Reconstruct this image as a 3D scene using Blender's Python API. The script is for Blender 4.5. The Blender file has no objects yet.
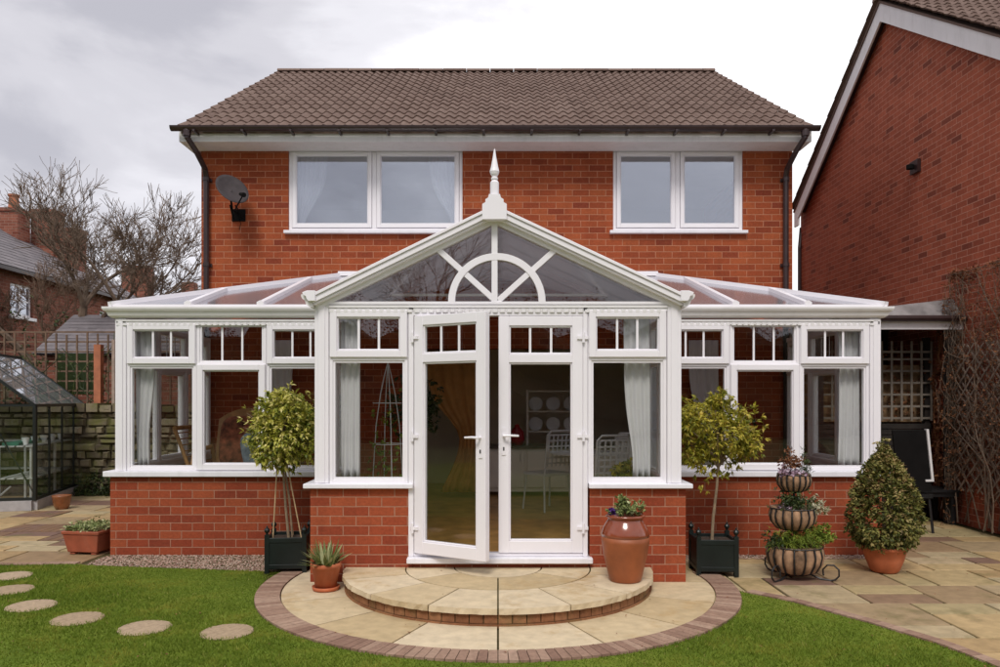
import bpy, math, random
import numpy as np
from mathutils import Vector, Matrix
R = math.radians
random.seed(7); rng = np.random.default_rng(7)
sc = bpy.context.scene
COL = sc.collection
F = 760.0; CAMZ = 1.6

# ---------------------------------------------------------------- camera, sky, sun, exposure
cam = bpy.data.objects.new('camera', bpy.data.cameras.new('camera')); COL.objects.link(cam)
cam.location = (0, 0, CAMZ); cam.rotation_euler = (R(90), 0, 0)
cam.data.sensor_width = 36; cam.data.lens = F/1000*36
cam.data.shift_x = 0.002; cam.data.shift_y = 0.0665
cam.data.clip_end = 2000
sc.camera = cam
sc.view_settings.view_transform = 'Standard'; sc.view_settings.look = 'None'
sc.view_settings.gamma = 1; sc.view_settings.exposure = 0.45
sc.view_settings.use_curve_mapping = False
try:
    sc.cycles.max_bounces = 8; sc.cycles.transparent_max_bounces = 24
except Exception: pass

SUN_EL, SUN_AZ = 50, 190     # azimuth clockwise from +Y
w = bpy.data.worlds.new('World'); sc.world = w; w.use_nodes = True
nt = w.node_tree; N = nt.nodes; L = nt.links
bg = N['Background']; out = N['World Output']
sky = N.new('ShaderNodeTexSky'); sky.sky_type = 'NISHITA'; sky.sun_disc = False
sky.sun_elevation = R(SUN_EL); sky.sun_rotation = R(SUN_AZ)
L.new(sky.outputs[0], bg.inputs[0]); bg.inputs[1].default_value = 0.07
tc = N.new('ShaderNodeTexCoord')
mp = N.new('ShaderNodeMapping'); mp.inputs['Scale'].default_value = (1, 1, 2.3); mp.inputs['Location'].default_value = (0.35, 0, 0.25)
L.new(tc.outputs['Generated'], mp.inputs[0])
n1 = N.new('ShaderNodeTexNoise'); n1.inputs['Scale'].default_value = 2.6; n1.inputs['Detail'].default_value = 8
n1.inputs['Roughness'].default_value = 0.52; n1.inputs['Distortion'].default_value = 0.35
L.new(mp.outputs[0], n1.inputs['Vector'])
sep = N.new('ShaderNodeSeparateXYZ'); L.new(tc.outputs['Generated'], sep.inputs[0])
# brighter bank of cloud to the right of north
mr = N.new('ShaderNodeMapRange'); mr.inputs['From Min'].default_value = -0.40; mr.inputs['From Max'].default_value = 0.30
mr.inputs['To Min'].default_value = -0.02; mr.inputs['To Max'].default_value = 0.30
L.new(sep.outputs['X'], mr.inputs['Value'])
mrn = N.new('ShaderNodeMapRange'); mrn.inputs['From Min'].default_value = -0.3; mrn.inputs['From Max'].default_value = 0.6
mrn.inputs['To Min'].default_value = 0.35; mrn.inputs['To Max'].default_value = 1.0
L.new(sep.outputs['Y'], mrn.inputs['Value'])
mu = N.new('ShaderNodeMath'); mu.operation = 'MULTIPLY'; L.new(mr.outputs[0], mu.inputs[0]); L.new(mrn.outputs[0], mu.inputs[1])
ad = N.new('ShaderNodeMath'); ad.operation = 'ADD'; L.new(n1.outputs[0], ad.inputs[0]); L.new(mu.outputs[0], ad.inputs[1])
cr = N.new('ShaderNodeValToRGB'); cr.color_ramp.interpolation = 'EASE'
e = cr.color_ramp.elements
e[0].position = 0.40; e[0].color = (0.43, 0.425, 0.47, 1)
e[1].position = 0.80; e[1].color = (1.05, 1.03, 1.05, 1)
m = e.new(0.52); m.color = (0.56, 0.55, 0.59, 1)
m = e.new(0.62); m.color = (0.70, 0.69, 0.73, 1)
L.new(ad.outputs[0], cr.inputs[0])
bg2 = N.new('ShaderNodeBackground'); L.new(cr.outputs[0], bg2.inputs[0]); bg2.inputs[1].default_value = 0.98
mx = N.new('ShaderNodeMixShader'); mx.inputs[0].default_value = 0.93
L.new(bg.outputs[0], mx.inputs[1]); L.new(bg2.outputs[0], mx.inputs[2]); L.new(mx.outputs[0], out.inputs[0])

sd = bpy.data.lights.new('sun', 'SUN'); sd.energy = 1.5; sd.angle = R(18); sd.color = (1.0, 0.95, 0.88)
so = bpy.data.objects.new('sun', sd); COL.objects.link(so)
el, az = R(SUN_EL), R(SUN_AZ)
sdir = Vector((math.sin(az)*math.cos(el), math.cos(az)*math.cos(el), math.sin(el)))
so.rotation_euler = sdir.to_track_quat('Z', 'Y').to_euler(); so.location = (3, -3, 12)

# ---------------------------------------------------------------- materials
MATS = {}
def newmat(name):
    m = bpy.data.materials.new(name); m.use_nodes = True
    MATS[name] = m
    return m, m.node_tree.nodes, m.node_tree.links, m.node_tree.nodes['Principled BSDF']
def coords(N, L, uv=False, scale=(1, 1, 1)):
    if uv:
        a = N.new('ShaderNodeUVMap'); a.uv_map = 'UVMap'; o = a.outputs[0]
    else:
        a = N.new('ShaderNodeTexCoord'); o = a.outputs['Object']
    if scale != (1, 1, 1):
        mp = N.new('ShaderNodeMapping'); mp.inputs['Scale'].default_value = scale; L.new(o, mp.inputs[0]); o = mp.outputs[0]
    return o
def noise(N, L, vec, scale, detail=4, rough=0.55):
    n = N.new('ShaderNodeTexNoise'); n.inputs['Scale'].default_value = scale; n.inputs['Detail'].default_value = detail
    n.inputs['Roughness'].default_value = rough; L.new(vec, n.inputs['Vector']); return n.outputs[0]
def ramp(N, L, fac, stops):
    r = N.new('ShaderNodeValToRGB'); e = r.color_ramp.elements
    e[0].position = stops[0][0]; e[0].color = (*stops[0][1], 1)
    e[1].position = stops[-1][0]; e[1].color = (*stops[-1][1], 1)
    for p, c in stops[1:-1]:
        k = e.new(p); k.color = (*c, 1)
    L.new(fac, r.inputs[0]); return r.outputs[0]
def mixc(N, L, fac, a, b, mode='MIX'):
    m = N.new('ShaderNodeMix'); m.data_type = 'RGBA'; m.blend_type = mode
    for s, v in ((0, fac), (6, a), (7, b)):
        if isinstance(v, (int, float)): m.inputs[s].default_value = v
        elif isinstance(v, tuple): m.inputs[s].default_value = (*v, 1)
        else: L.new(v, m.inputs[s])
    return m.outputs[2]
def bump(N, L, bs, h, strength=0.3, dist=0.01):
    b = N.new('ShaderNodeBump'); b.inputs['Strength'].default_value = strength; b.inputs['Distance'].default_value = dist
    L.new(h, b.inputs['Height']); L.new(b.outputs[0], bs.inputs['Normal'])
def tint(N):
    a = N.new('ShaderNodeAttribute'); a.attribute_name = 'tint'; return a.outputs['Fac']

def plain(name, col, rough=0.5, var=0.12, nscale=6, metal=0, spec=0.5, bumps=0, grime=None):
    m, N, L, b = newmat(name)
    v = coords(N, L)
    n = noise(N, L, v, nscale, 6)
    lo = tuple(c*(1-var) for c in col); hi = tuple(min(1, c*(1+var)) for c in col)
    c = ramp(N, L, n, [(0.3, lo), (0.7, hi)])
    if grime:
        n2 = noise(N, L, coords(N, L, scale=(3, 3, 0.6)), 3.0, 8, 0.7)
        g = ramp(N, L, n2, [(0.5, (0, 0, 0)), (0.8, (1, 1, 1))])
        mm = N.new('ShaderNodeMath'); mm.operation = 'MULTIPLY'; mm.inputs[1].default_value = 0.35
        L.new(g, mm.inputs[0]); c = mixc(N, L, mm.outputs[0], c, grime)
    L.new(c, b.inputs['Base Color'])
    b.inputs['Roughness'].default_value = rough; b.inputs['Metallic'].default_value = metal
    b.inputs['Specular IOR Level'].default_value = spec
    if bumps: bump(N, L, b, noise(N, L, v, nscale*12, 4), bumps, 0.004)
    return m

def brick(name, cols, mortar, bw=0.225, bh=0.084, dark=(0.20, 0.045, 0.025), ms=0.010, patch=1.0):
    m, N, L, b = newmat(name)
    v = coords(N, L, True)
    # wobble the joints slightly
    nz = N.new('ShaderNodeTexNoise'); nz.inputs['Scale'].default_value = 9; L.new(v, nz.inputs['Vector'])
    sc_ = N.new('ShaderNodeVectorMath'); sc_.operation = 'SCALE'; sc_.inputs[3].default_value = 0.006; L.new(nz.outputs['Color'], sc_.inputs[0])
    av = N.new('ShaderNodeVectorMath'); L.new(v, av.inputs[0]); L.new(sc_.outputs[0], av.inputs[1])
    t = N.new('ShaderNodeTexBrick'); L.new(av.outputs[0], t.inputs['Vector'])
    t.inputs['Scale'].default_value = 1; t.inputs['Brick Width'].default_value = bw; t.inputs['Row Height'].default_value = bh
    t.inputs['Mortar Size'].default_value = ms*0.5; t.inputs['Mortar Smooth'].default_value = 0.25; t.inputs['Bias'].default_value = 0.0
    t.inputs['Color1'].default_value = (0, 0, 0, 1); t.inputs['Color2'].default_value = (1, 1, 1, 1); t.inputs['Mortar'].default_value = (0.5, 0.5, 0.5, 1)
    c = ramp(N, L, t.outputs['Color'], [(0.0, dark), (0.10, cols[0]), (0.5, cols[1]), (0.85, cols[2]), (1.0, cols[1])])
    n = noise(N, L, v, 38, 5, 0.65)
    c = mixc(N, L, 0.55, c, ramp(N, L, n, [(0.3, (0.45, 0.42, 0.42)), (0.72, (1.0, 0.98, 0.95))]), 'MULTIPLY')
    n2 = noise(N, L, v, 1.1, 5, 0.6)
    c = mixc(N, L, 0.4*patch, c, ramp(N, L, n2, [(0.3, (0.62, 0.55, 0.55)), (0.65, (1, 1, 1))]), 'MULTIPLY')
    n3 = noise(N, L, coords(N, L, True, (2.2, 0.35, 1)), 2.0, 7, 0.7)
    c = mixc(N, L, 0.35, c, ramp(N, L, n3, [(0.35, (0.50, 0.46, 0.46)), (0.6, (1, 1, 1))]), 'MULTIPLY')
    n4 = noise(N, L, coords(N, L, True, (1, 3, 1)), 16, 4, 0.7)
    c = mixc(N, L, ramp(N, L, n4, [(0.56, (0, 0, 0)), (0.72, (0.5, 0.5, 0.5))]), c, (0.26, 0.085, 0.03))
    mo = mixc(N, L, 0.5, mortar, ramp(N, L, noise(N, L, v, 25, 3), [(0.3, (0.6, 0.55, 0.5)), (0.7, (1, 1, 1))]), 'MULTIPLY')
    c = mixc(N, L, t.outputs['Fac'], c, mo)
    L.new(c, b.inputs['Base Color']); b.inputs['Roughness'].default_value = 0.85; b.inputs['Specular IOR Level'].default_value = 0.25
    iv = N.new('ShaderNodeMath'); iv.operation = 'MULTIPLY_ADD'; iv.inputs[1].default_value = -1; L.new(t.outputs['Fac'], iv.inputs[0])
    k = N.new('ShaderNodeMath'); k.operation = 'MULTIPLY'; k.inputs[1].default_value = 0.5; L.new(n, k.inputs[0]); L.new(k.outputs[0], iv.inputs[2])
    bump(N, L, b, iv.outputs[0], 0.7, 0.006)
    return m

def tinted(name, stops, rough=0.6, nscale=20, nvar=0.35, spec=0.3, trans=0, bumps=0.3, moss=None, sub=False):
    m, N, L, b = newmat(name)
    c = ramp(N, L, tint(N), stops)
    v = coords(N, L)
    n = noise(N, L, v, nscale, 6, 0.6)
    c = mixc(N, L, nvar*1.5, c, ramp(N, L, n, [(0.3, (0.5, 0.5, 0.5)), (0.68, (1, 1, 1))]), 'MULTIPLY')
    if moss:
        n2 = noise(N, L, v, 2.2, 7, 0.7)
        g = ramp(N, L, n2, [(moss[1], (0, 0, 0)), (moss[1]+0.16, (0.75, 0.75, 0.75))])
        c = mixc(N, L, g, c, moss[0])
    L.new(c, b.inputs['Base Color']); b.inputs['Roughness'].default_value = rough; b.inputs['Specular IOR Level'].default_value = spec
    if bumps: bump(N, L, b, n, bumps, 0.01)
    if trans:
        tr = N.new('ShaderNodeBsdfTranslucent'); L.new(c, tr.inputs[0])
        ms = N.new('ShaderNodeMixShader'); ms.inputs[0].default_value = trans
        L.new(b.outputs[0], ms.inputs[1]); L.new(tr.outputs[0], ms.inputs[2]); L.new(ms.outputs[0], N['Material Output'].inputs[0])
    return m

def glass(name, base, tr=(0.9, 0.92, 0.9), diff=0.0, dcol=(0.5, 0.48, 0.5), rough=0.0, gc=(0.94, 0.96, 1)):
    m, N, L, b = newmat(name); N.remove(b)
    t = N.new('ShaderNodeBsdfTransparent'); t.inputs[0].default_value = (*tr, 1)
    g = N.new('ShaderNodeBsdfGlossy'); g.inputs['Roughness'].default_value = rough; g.inputs[0].default_value = (*gc, 1)
    lw = N.new('ShaderNodeLayerWeight'); lw.inputs['Blend'].default_value = 0.5
    p = N.new('ShaderNodeMath'); p.operation = 'POWER'; p.inputs[1].default_value = 4; L.new(lw.outputs['Facing'], p.inputs[0])
    q = N.new('ShaderNodeMath'); q.operation = 'MULTIPLY_ADD'; q.inputs[1].default_value = 1-base; q.inputs[2].default_value = base; L.new(p.outputs[0], q.inputs[0])
    # slight unevenness of the pane
    nz = N.new('ShaderNodeTexNoise'); nz.inputs['Scale'].default_value = 1.8; tcx = N.new('ShaderNodeTexCoord'); L.new(tcx.outputs['Object'], nz.inputs['Vector'])
    bp = N.new('ShaderNodeBump'); bp.inputs['Strength'].default_value = 0.08; bp.inputs['Distance'].default_value = 0.01; L.new(nz.outputs[0], bp.inputs['Height']); L.new(bp.outputs[0], g.inputs['Normal'])
    src = t.outputs[0]
    if diff:
        d = N.new('ShaderNodeBsdfDiffuse'); d.inputs[0].default_value = (*dcol, 1)
        tl = N.new('ShaderNodeBsdfTranslucent'); tl.inputs[0].default_value = (*dcol, 1); ma = N.new('ShaderNodeMixShader'); L.new(d.outputs[0], ma.inputs[1]); L.new(tl.outputs[0], ma.inputs[2])
        m0 = N.new('ShaderNodeMixShader'); m0.inputs[0].default_value = diff; L.new(t.outputs[0], m0.inputs[1]); L.new(ma.outputs[0], m0.inputs[2]); src = m0.outputs[0]
    ms = N.new('ShaderNodeMixShader'); L.new(q.outputs[0], ms.inputs[0]); L.new(src, ms.inputs[1]); L.new(g.outputs[0], ms.inputs[2])
    L.new(ms.outputs[0], N['Material Output'].inputs[0]); return m

brick('house_brick', [(0.35, 0.074, 0.028), (0.42, 0.094, 0.034), (0.47, 0.118, 0.042)], (0.50, 0.22, 0.13), dark=(0.28, 0.055, 0.025))
brick('bay_brick', [(0.33, 0.064, 0.028), (0.40, 0.082, 0.034), (0.44, 0.105, 0.042)], (0.44, 0.22, 0.145), patch=0.6, dark=(0.30, 0.062, 0.03))
brick('neighbour_brick', [(0.42, 0.105, 0.056), (0.50, 0.128, 0.068), (0.56, 0.15, 0.08)], (0.58, 0.28, 0.20), dark=(0.25, 0.065, 0.04), bh=0.08)
brick('far_brick', [(0.26, 0.09, 0.06), (0.33, 0.12, 0.08), (0.38, 0.15, 0.1)], (0.36, 0.24, 0.19))
plain('white_plastic', (0.87, 0.845, 0.885), 0.34, 0.02, 2)
plain('sill_plastic', (0.84, 0.83, 0.88), 0.35, 0.04, 3, grime=(0.5, 0.5, 0.5))
plain('soffit_white', (0.80, 0.77, 0.78), 0.5, 0.05, 2, grime=(0.45, 0.42, 0.40))
plain('gutter_white', (0.82, 0.80, 0.81), 0.4, 0.04, 2, grime=(0.6, 0.58, 0.58))
plain('brown_plastic', (0.035, 0.018, 0.018), 0.35, 0.2, 8)
plain('lead_grey', (0.16, 0.16, 0.17), 0.6, 0.3, 6, bumps=0.3)
plain('rubber_black', (0.010, 0.009, 0.009), 0.9, 0.2, spec=0.1)
plain('chrome', (0.7, 0.7, 0.7), 0.2, 0.05, metal=1)
plain('door_mat_grey', (0.25, 0.2, 0.17), 0.9, 0.3)
plain('interior_plaster', (0.70, 0.60, 0.46), 0.9, 0.08, 2)
plain('curtain_white', (0.75, 0.73, 0.76), 0.9, 0.05, 4)
plain('curtain_ochre', (0.52, 0.26, 0.08), 0.9, 0.15, 8)
plain('wood_floor', (0.46, 0.25, 0.08), 0.35, 0.3, 5)
plain('cane', (0.40, 0.20, 0.07), 0.5, 0.25, 12)
plain('cushion_brown', (0.24, 0.07, 0.035), 0.9, 0.8, 14)
plain('cushion_blue', (0.25, 0.32, 0.38), 0.9, 0.4, 12)
plain('chair_white', (0.62, 0.62, 0.64), 0.4, 0.05)
plain('steel', (0.45, 0.45, 0.45), 0.3, 0.1, metal=1)
plain('cabinet', (0.75, 0.70, 0.62), 0.5, 0.05)
plain('worktop', (0.08, 0.05, 0.04), 0.3, 0.2)
plain('red_enamel', (0.35, 0.02, 0.03), 0.25, 0.1)
plain('terracotta', (0.48, 0.13, 0.05), 0.75, 0.22, 7, bumps=0.25, grime=(0.40, 0.24, 0.16))
plain('terracotta_dark', (0.34, 0.085, 0.04), 0.6, 0.22, 7, bumps=0.2, grime=(0.28, 0.16, 0.11))
plain('glazed_brown', (0.24, 0.055, 0.022), 0.16, 0.2, 5, spec=0.8)
plain('unglazed_brown', (0.30, 0.085, 0.028), 0.5, 0.25, 5, bumps=0.1)
plain('amber_glaze', (0.26, 0.09, 0.03), 0.18, 0.3, 8, spec=0.8)
plain('black_iron', (0.012, 0.012, 0.013), 0.45, 0.3, 10)
plain('green_black_paint', (0.006, 0.011, 0.010), 0.4, 0.3, 6, bumps=0.1)
plain('soil', (0.05, 0.03, 0.02), 0.95, 0.5, 30, bumps=1)
plain('bark_pale', (0.26, 0.19, 0.12), 0.85, 0.3, 20, bumps=0.5)
plain('bark_tree', (0.17, 0.12, 0.085), 0.9, 0.4, 8, bumps=0.5)
plain('bamboo', (0.50, 0.36, 0.20), 0.5, 0.2, 20)
plain('coir', (0.30, 0.18, 0.105), 0.95, 0.65, 10, bumps=1, grime=(0.12, 0.07, 0.045))
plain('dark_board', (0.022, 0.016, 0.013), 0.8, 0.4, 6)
plain('trellis_weathered', (0.20, 0.17, 0.14), 0.85, 0.3, 8)
plain('hurdle', (0.20, 0.12, 0.06), 0.9, 0.6, 7, bumps=1)
plain('trellis_wood', (0.16, 0.10, 0.065), 0.85, 0.3, 8, bumps=0.3)
plain('trellis_pale', (0.33, 0.25, 0.20), 0.8, 0.25, 8)
plain('greenhouse_green', (0.010, 0.013, 0.012), 0.4, 0.2)
plain('concrete', (0.40, 0.38, 0.38), 0.85, 0.15, 8, bumps=0.3)
plain('galvanised', (0.5, 0.5, 0.5), 0.45, 0.15, metal=0.3)
plain('slate', (0.22, 0.20, 0.20), 0.7, 0.35, 5, bumps=0.4)
plain('dish_grey', (0.055, 0.045, 0.048), 0.85, 0.25, 10)
plain('plastic_white', (0.72, 0.72, 0.72), 0.4, 0.05)
plain('pipe_rust', (0.38, 0.13, 0.06), 0.7, 0.25, 6)
plain('green_cloth', (0.03, 0.14, 0.09), 0.8, 0.3)
glass('window_glass', 0.052, (0.93, 0.94, 0.93))
glass('upstairs_glass', 0.27, (0.84, 0.86, 0.88), gc=(0.87, 0.91, 1.0))
glass('greenhouse_glass', 0.045, (0.95, 0.97, 0.96))
glass('greenhouse_roof_glass', 0.30, (0.85, 0.88, 0.88), diff=0.30, dcol=(0.9, 0.92, 0.95))  # white diffuse share paints the sky's reflection into the roof panes
glass('bronze_sheet', 0.13, (0.50, 0.47, 0.48), diff=0.68, dcol=(0.62, 0.58, 0.61), rough=0.12)
tinted('roof_tile', [(0, (0.14, 0.092, 0.074)), (0.5, (0.19, 0.128, 0.105)), (1, (0.25, 0.178, 0.148))], 0.88, 30, 0.35, 0.2, moss=((0.22, 0.19, 0.13), 0.66))
tinted('slate_tile', [(0, (0.12, 0.11, 0.12)), (0.5, (0.20, 0.18, 0.19)), (1, (0.27, 0.24, 0.25))], 0.75, 10, 0.3)
tinted('flagstone', [(0, (0.26, 0.15, 0.08)), (0.12, (0.22, 0.13, 0.10)), (0.14, (0.40, 0.27, 0.13)), (0.40, (0.54, 0.38, 0.19)), (0.6, (0.42, 0.33, 0.17)), (0.75, (0.50, 0.40, 0.24)), (0.88, (0.32, 0.21, 0.11)), (1, (0.60, 0.48, 0.30))], 0.7, 9, 0.40, 0.35, moss=((0.15, 0.13, 0.045), 0.55))
tinted('pale_flagstone', [(0, (0.54, 0.41, 0.23)), (0.5, (0.64, 0.51, 0.32)), (1, (0.70, 0.58, 0.40))], 0.75, 10, 0.30, 0.3, moss=((0.42, 0.27, 0.11), 0.55))
tinted('block_paver', [(0, (0.27, 0.16, 0.115)), (0.5, (0.36, 0.23, 0.165)), (1, (0.44, 0.30, 0.22))], 0.85, 30, 0.4, 0.25, moss=((0.13, 0.12, 0.06), 0.66))
tinted('riser_brick', [(0, (0.24, 0.10, 0.045)), (0.5, (0.32, 0.14, 0.065)), (1, (0.38, 0.19, 0.09))], 0.85, 30, 0.45, 0.25, moss=((0.17, 0.14, 0.05), 0.5))
tinted('dry_stone', [(0, (0.10, 0.08, 0.055)), (0.5, (0.24, 0.20, 0.13)), (1, (0.36, 0.31, 0.22))], 0.9, 14, 0.4, 0.2, moss=((0.13, 0.14, 0.03), 0.48), bumps=0.8)
tinted('stone_round', [(0, (0.42, 0.31, 0.20)), (1, (0.50, 0.38, 0.26))], 0.9, 40, 0.45, 0.2, bumps=0.6)
tinted('gravel_stone', [(0, (0.22, 0.10, 0.08)), (0.4, (0.42, 0.28, 0.21)), (0.8, (0.48, 0.35, 0.27)), (1, (0.60, 0.50, 0.42))], 0.8, 20, 0.2)
tinted('grass_blade', [(0, (0.11, 0.165, 0.016)), (0.5, (0.175, 0.25, 0.026)), (0.9, (0.25, 0.31, 0.04)), (1, (0.42, 0.37, 0.12))], 0.7, 2.2, 0.28, 0.15, trans=0.3, bumps=0, moss=((0.30, 0.28, 0.045), 0.50))
tinted('leaf_variegated', [(0, (0.12, 0.16, 0.018)), (0.3, (0.30, 0.32, 0.035)), (0.65, (0.56, 0.52, 0.08)), (1, (0.78, 0.68, 0.26))], 0.45, 20, 0.2, 0.45, trans=0.2, bumps=0)
tinted('leaf_yellow', [(0, (0.15, 0.17, 0.015)), (0.4, (0.34, 0.32, 0.03)), (0.75, (0.54, 0.46, 0.05)), (1, (0.68, 0.52, 0.10))], 0.5, 20, 0.2, 0.4, trans=0.25, bumps=0)
tinted('leaf_cone', [(0, (0.06, 0.075, 0.018)), (0.4, (0.16, 0.165, 0.035)), (0.8, (0.32, 0.28, 0.08)), (1, (0.48, 0.38, 0.16))], 0.6, 12, 0.3, 0.3, trans=0.15, bumps=0, moss=((0.34, 0.14, 0.065), 0.55))
tinted('leaf_dark', [(0, (0.02, 0.04, 0.01)), (0.6, (0.06, 0.09, 0.02)), (1, (0.14, 0.16, 0.05))], 0.5, 12, 0.3, 0.4, trans=0.15, bumps=0)
tinted('leaf_sage', [(0, (0.12, 0.16, 0.045)), (0.6, (0.28, 0.32, 0.11)), (1, (0.60, 0.60, 0.34))], 0.6, 12, 0.2, 0.3, trans=0.15, bumps=0)
tinted('leaf_pale', [(0, (0.30, 0.30, 0.16)), (1, (0.66, 0.62, 0.46))], 0.6, 12, 0.2, 0.3, trans=0.2, bumps=0)
tinted('leaf_lime', [(0, (0.10, 0.16, 0.015)), (1, (0.30, 0.36, 0.05))], 0.6, 12, 0.2, 0.3, trans=0.2, bumps=0)
tinted('leaf_russet', [(0, (0.14, 0.05, 0.025)), (1, (0.36, 0.16, 0.07))], 0.7, 12, 0.2, 0.3, trans=0.15, bumps=0)
tinted('leaf_tan', [(0, (0.16, 0.10, 0.04)), (0.5, (0.34, 0.22, 0.09)), (1, (0.52, 0.40, 0.18))], 0.7, 12, 0.2, 0.3, trans=0.15, bumps=0)
tinted('flower_lilac', [(0, (0.25, 0.12, 0.18)), (1, (0.62, 0.50, 0.60))], 0.7, 12, 0.2, 0.3, bumps=0)
tinted('flower_purple', [(0, (0.06, 0.02, 0.14)), (1, (0.16, 0.06, 0.32))], 0.7, 12, 0.2, 0.3, bumps=0)

def ground_mat(name, a, b_, c_, s=1.2):
    m, N, L, b = newmat(name); v = coords(N, L)
    c = ramp(N, L, noise(N, L, v, s, 8, 0.65), [(0.3, a), (0.5, b_), (0.72, c_)])
    c = mixc(N, L, 0.6, c, ramp(N, L, noise(N, L, v, 60, 4, 0.7), [(0.3, (0.5, 0.5, 0.5)), (0.65, (1, 1, 1))]), 'MULTIPLY')
    L.new(c, b.inputs['Base Color']); b.inputs['Roughness'].default_value = 0.95; b.inputs['Specular IOR Level'].default_value = 0.15
    bump(N, L, b, noise(N, L, v, 120, 3), 0.6, 0.01); return m
ground_mat('lawn_soil', (0.10, 0.15, 0.018), (0.15, 0.21, 0.024), (0.21, 0.24, 0.036))
ground_mat('far_ground', (0.07, 0.09, 0.03), (0.09, 0.11, 0.04), (0.12, 0.13, 0.05), 0.1)
ground_mat('joint_sand', (0.055, 0.05, 0.02), (0.09, 0.075, 0.03), (0.14, 0.11, 0.05), 3)
ground_mat('woods', (0.016, 0.020, 0.010), (0.030, 0.034, 0.016), (0.055, 0.055, 0.028), 0.6)

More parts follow.
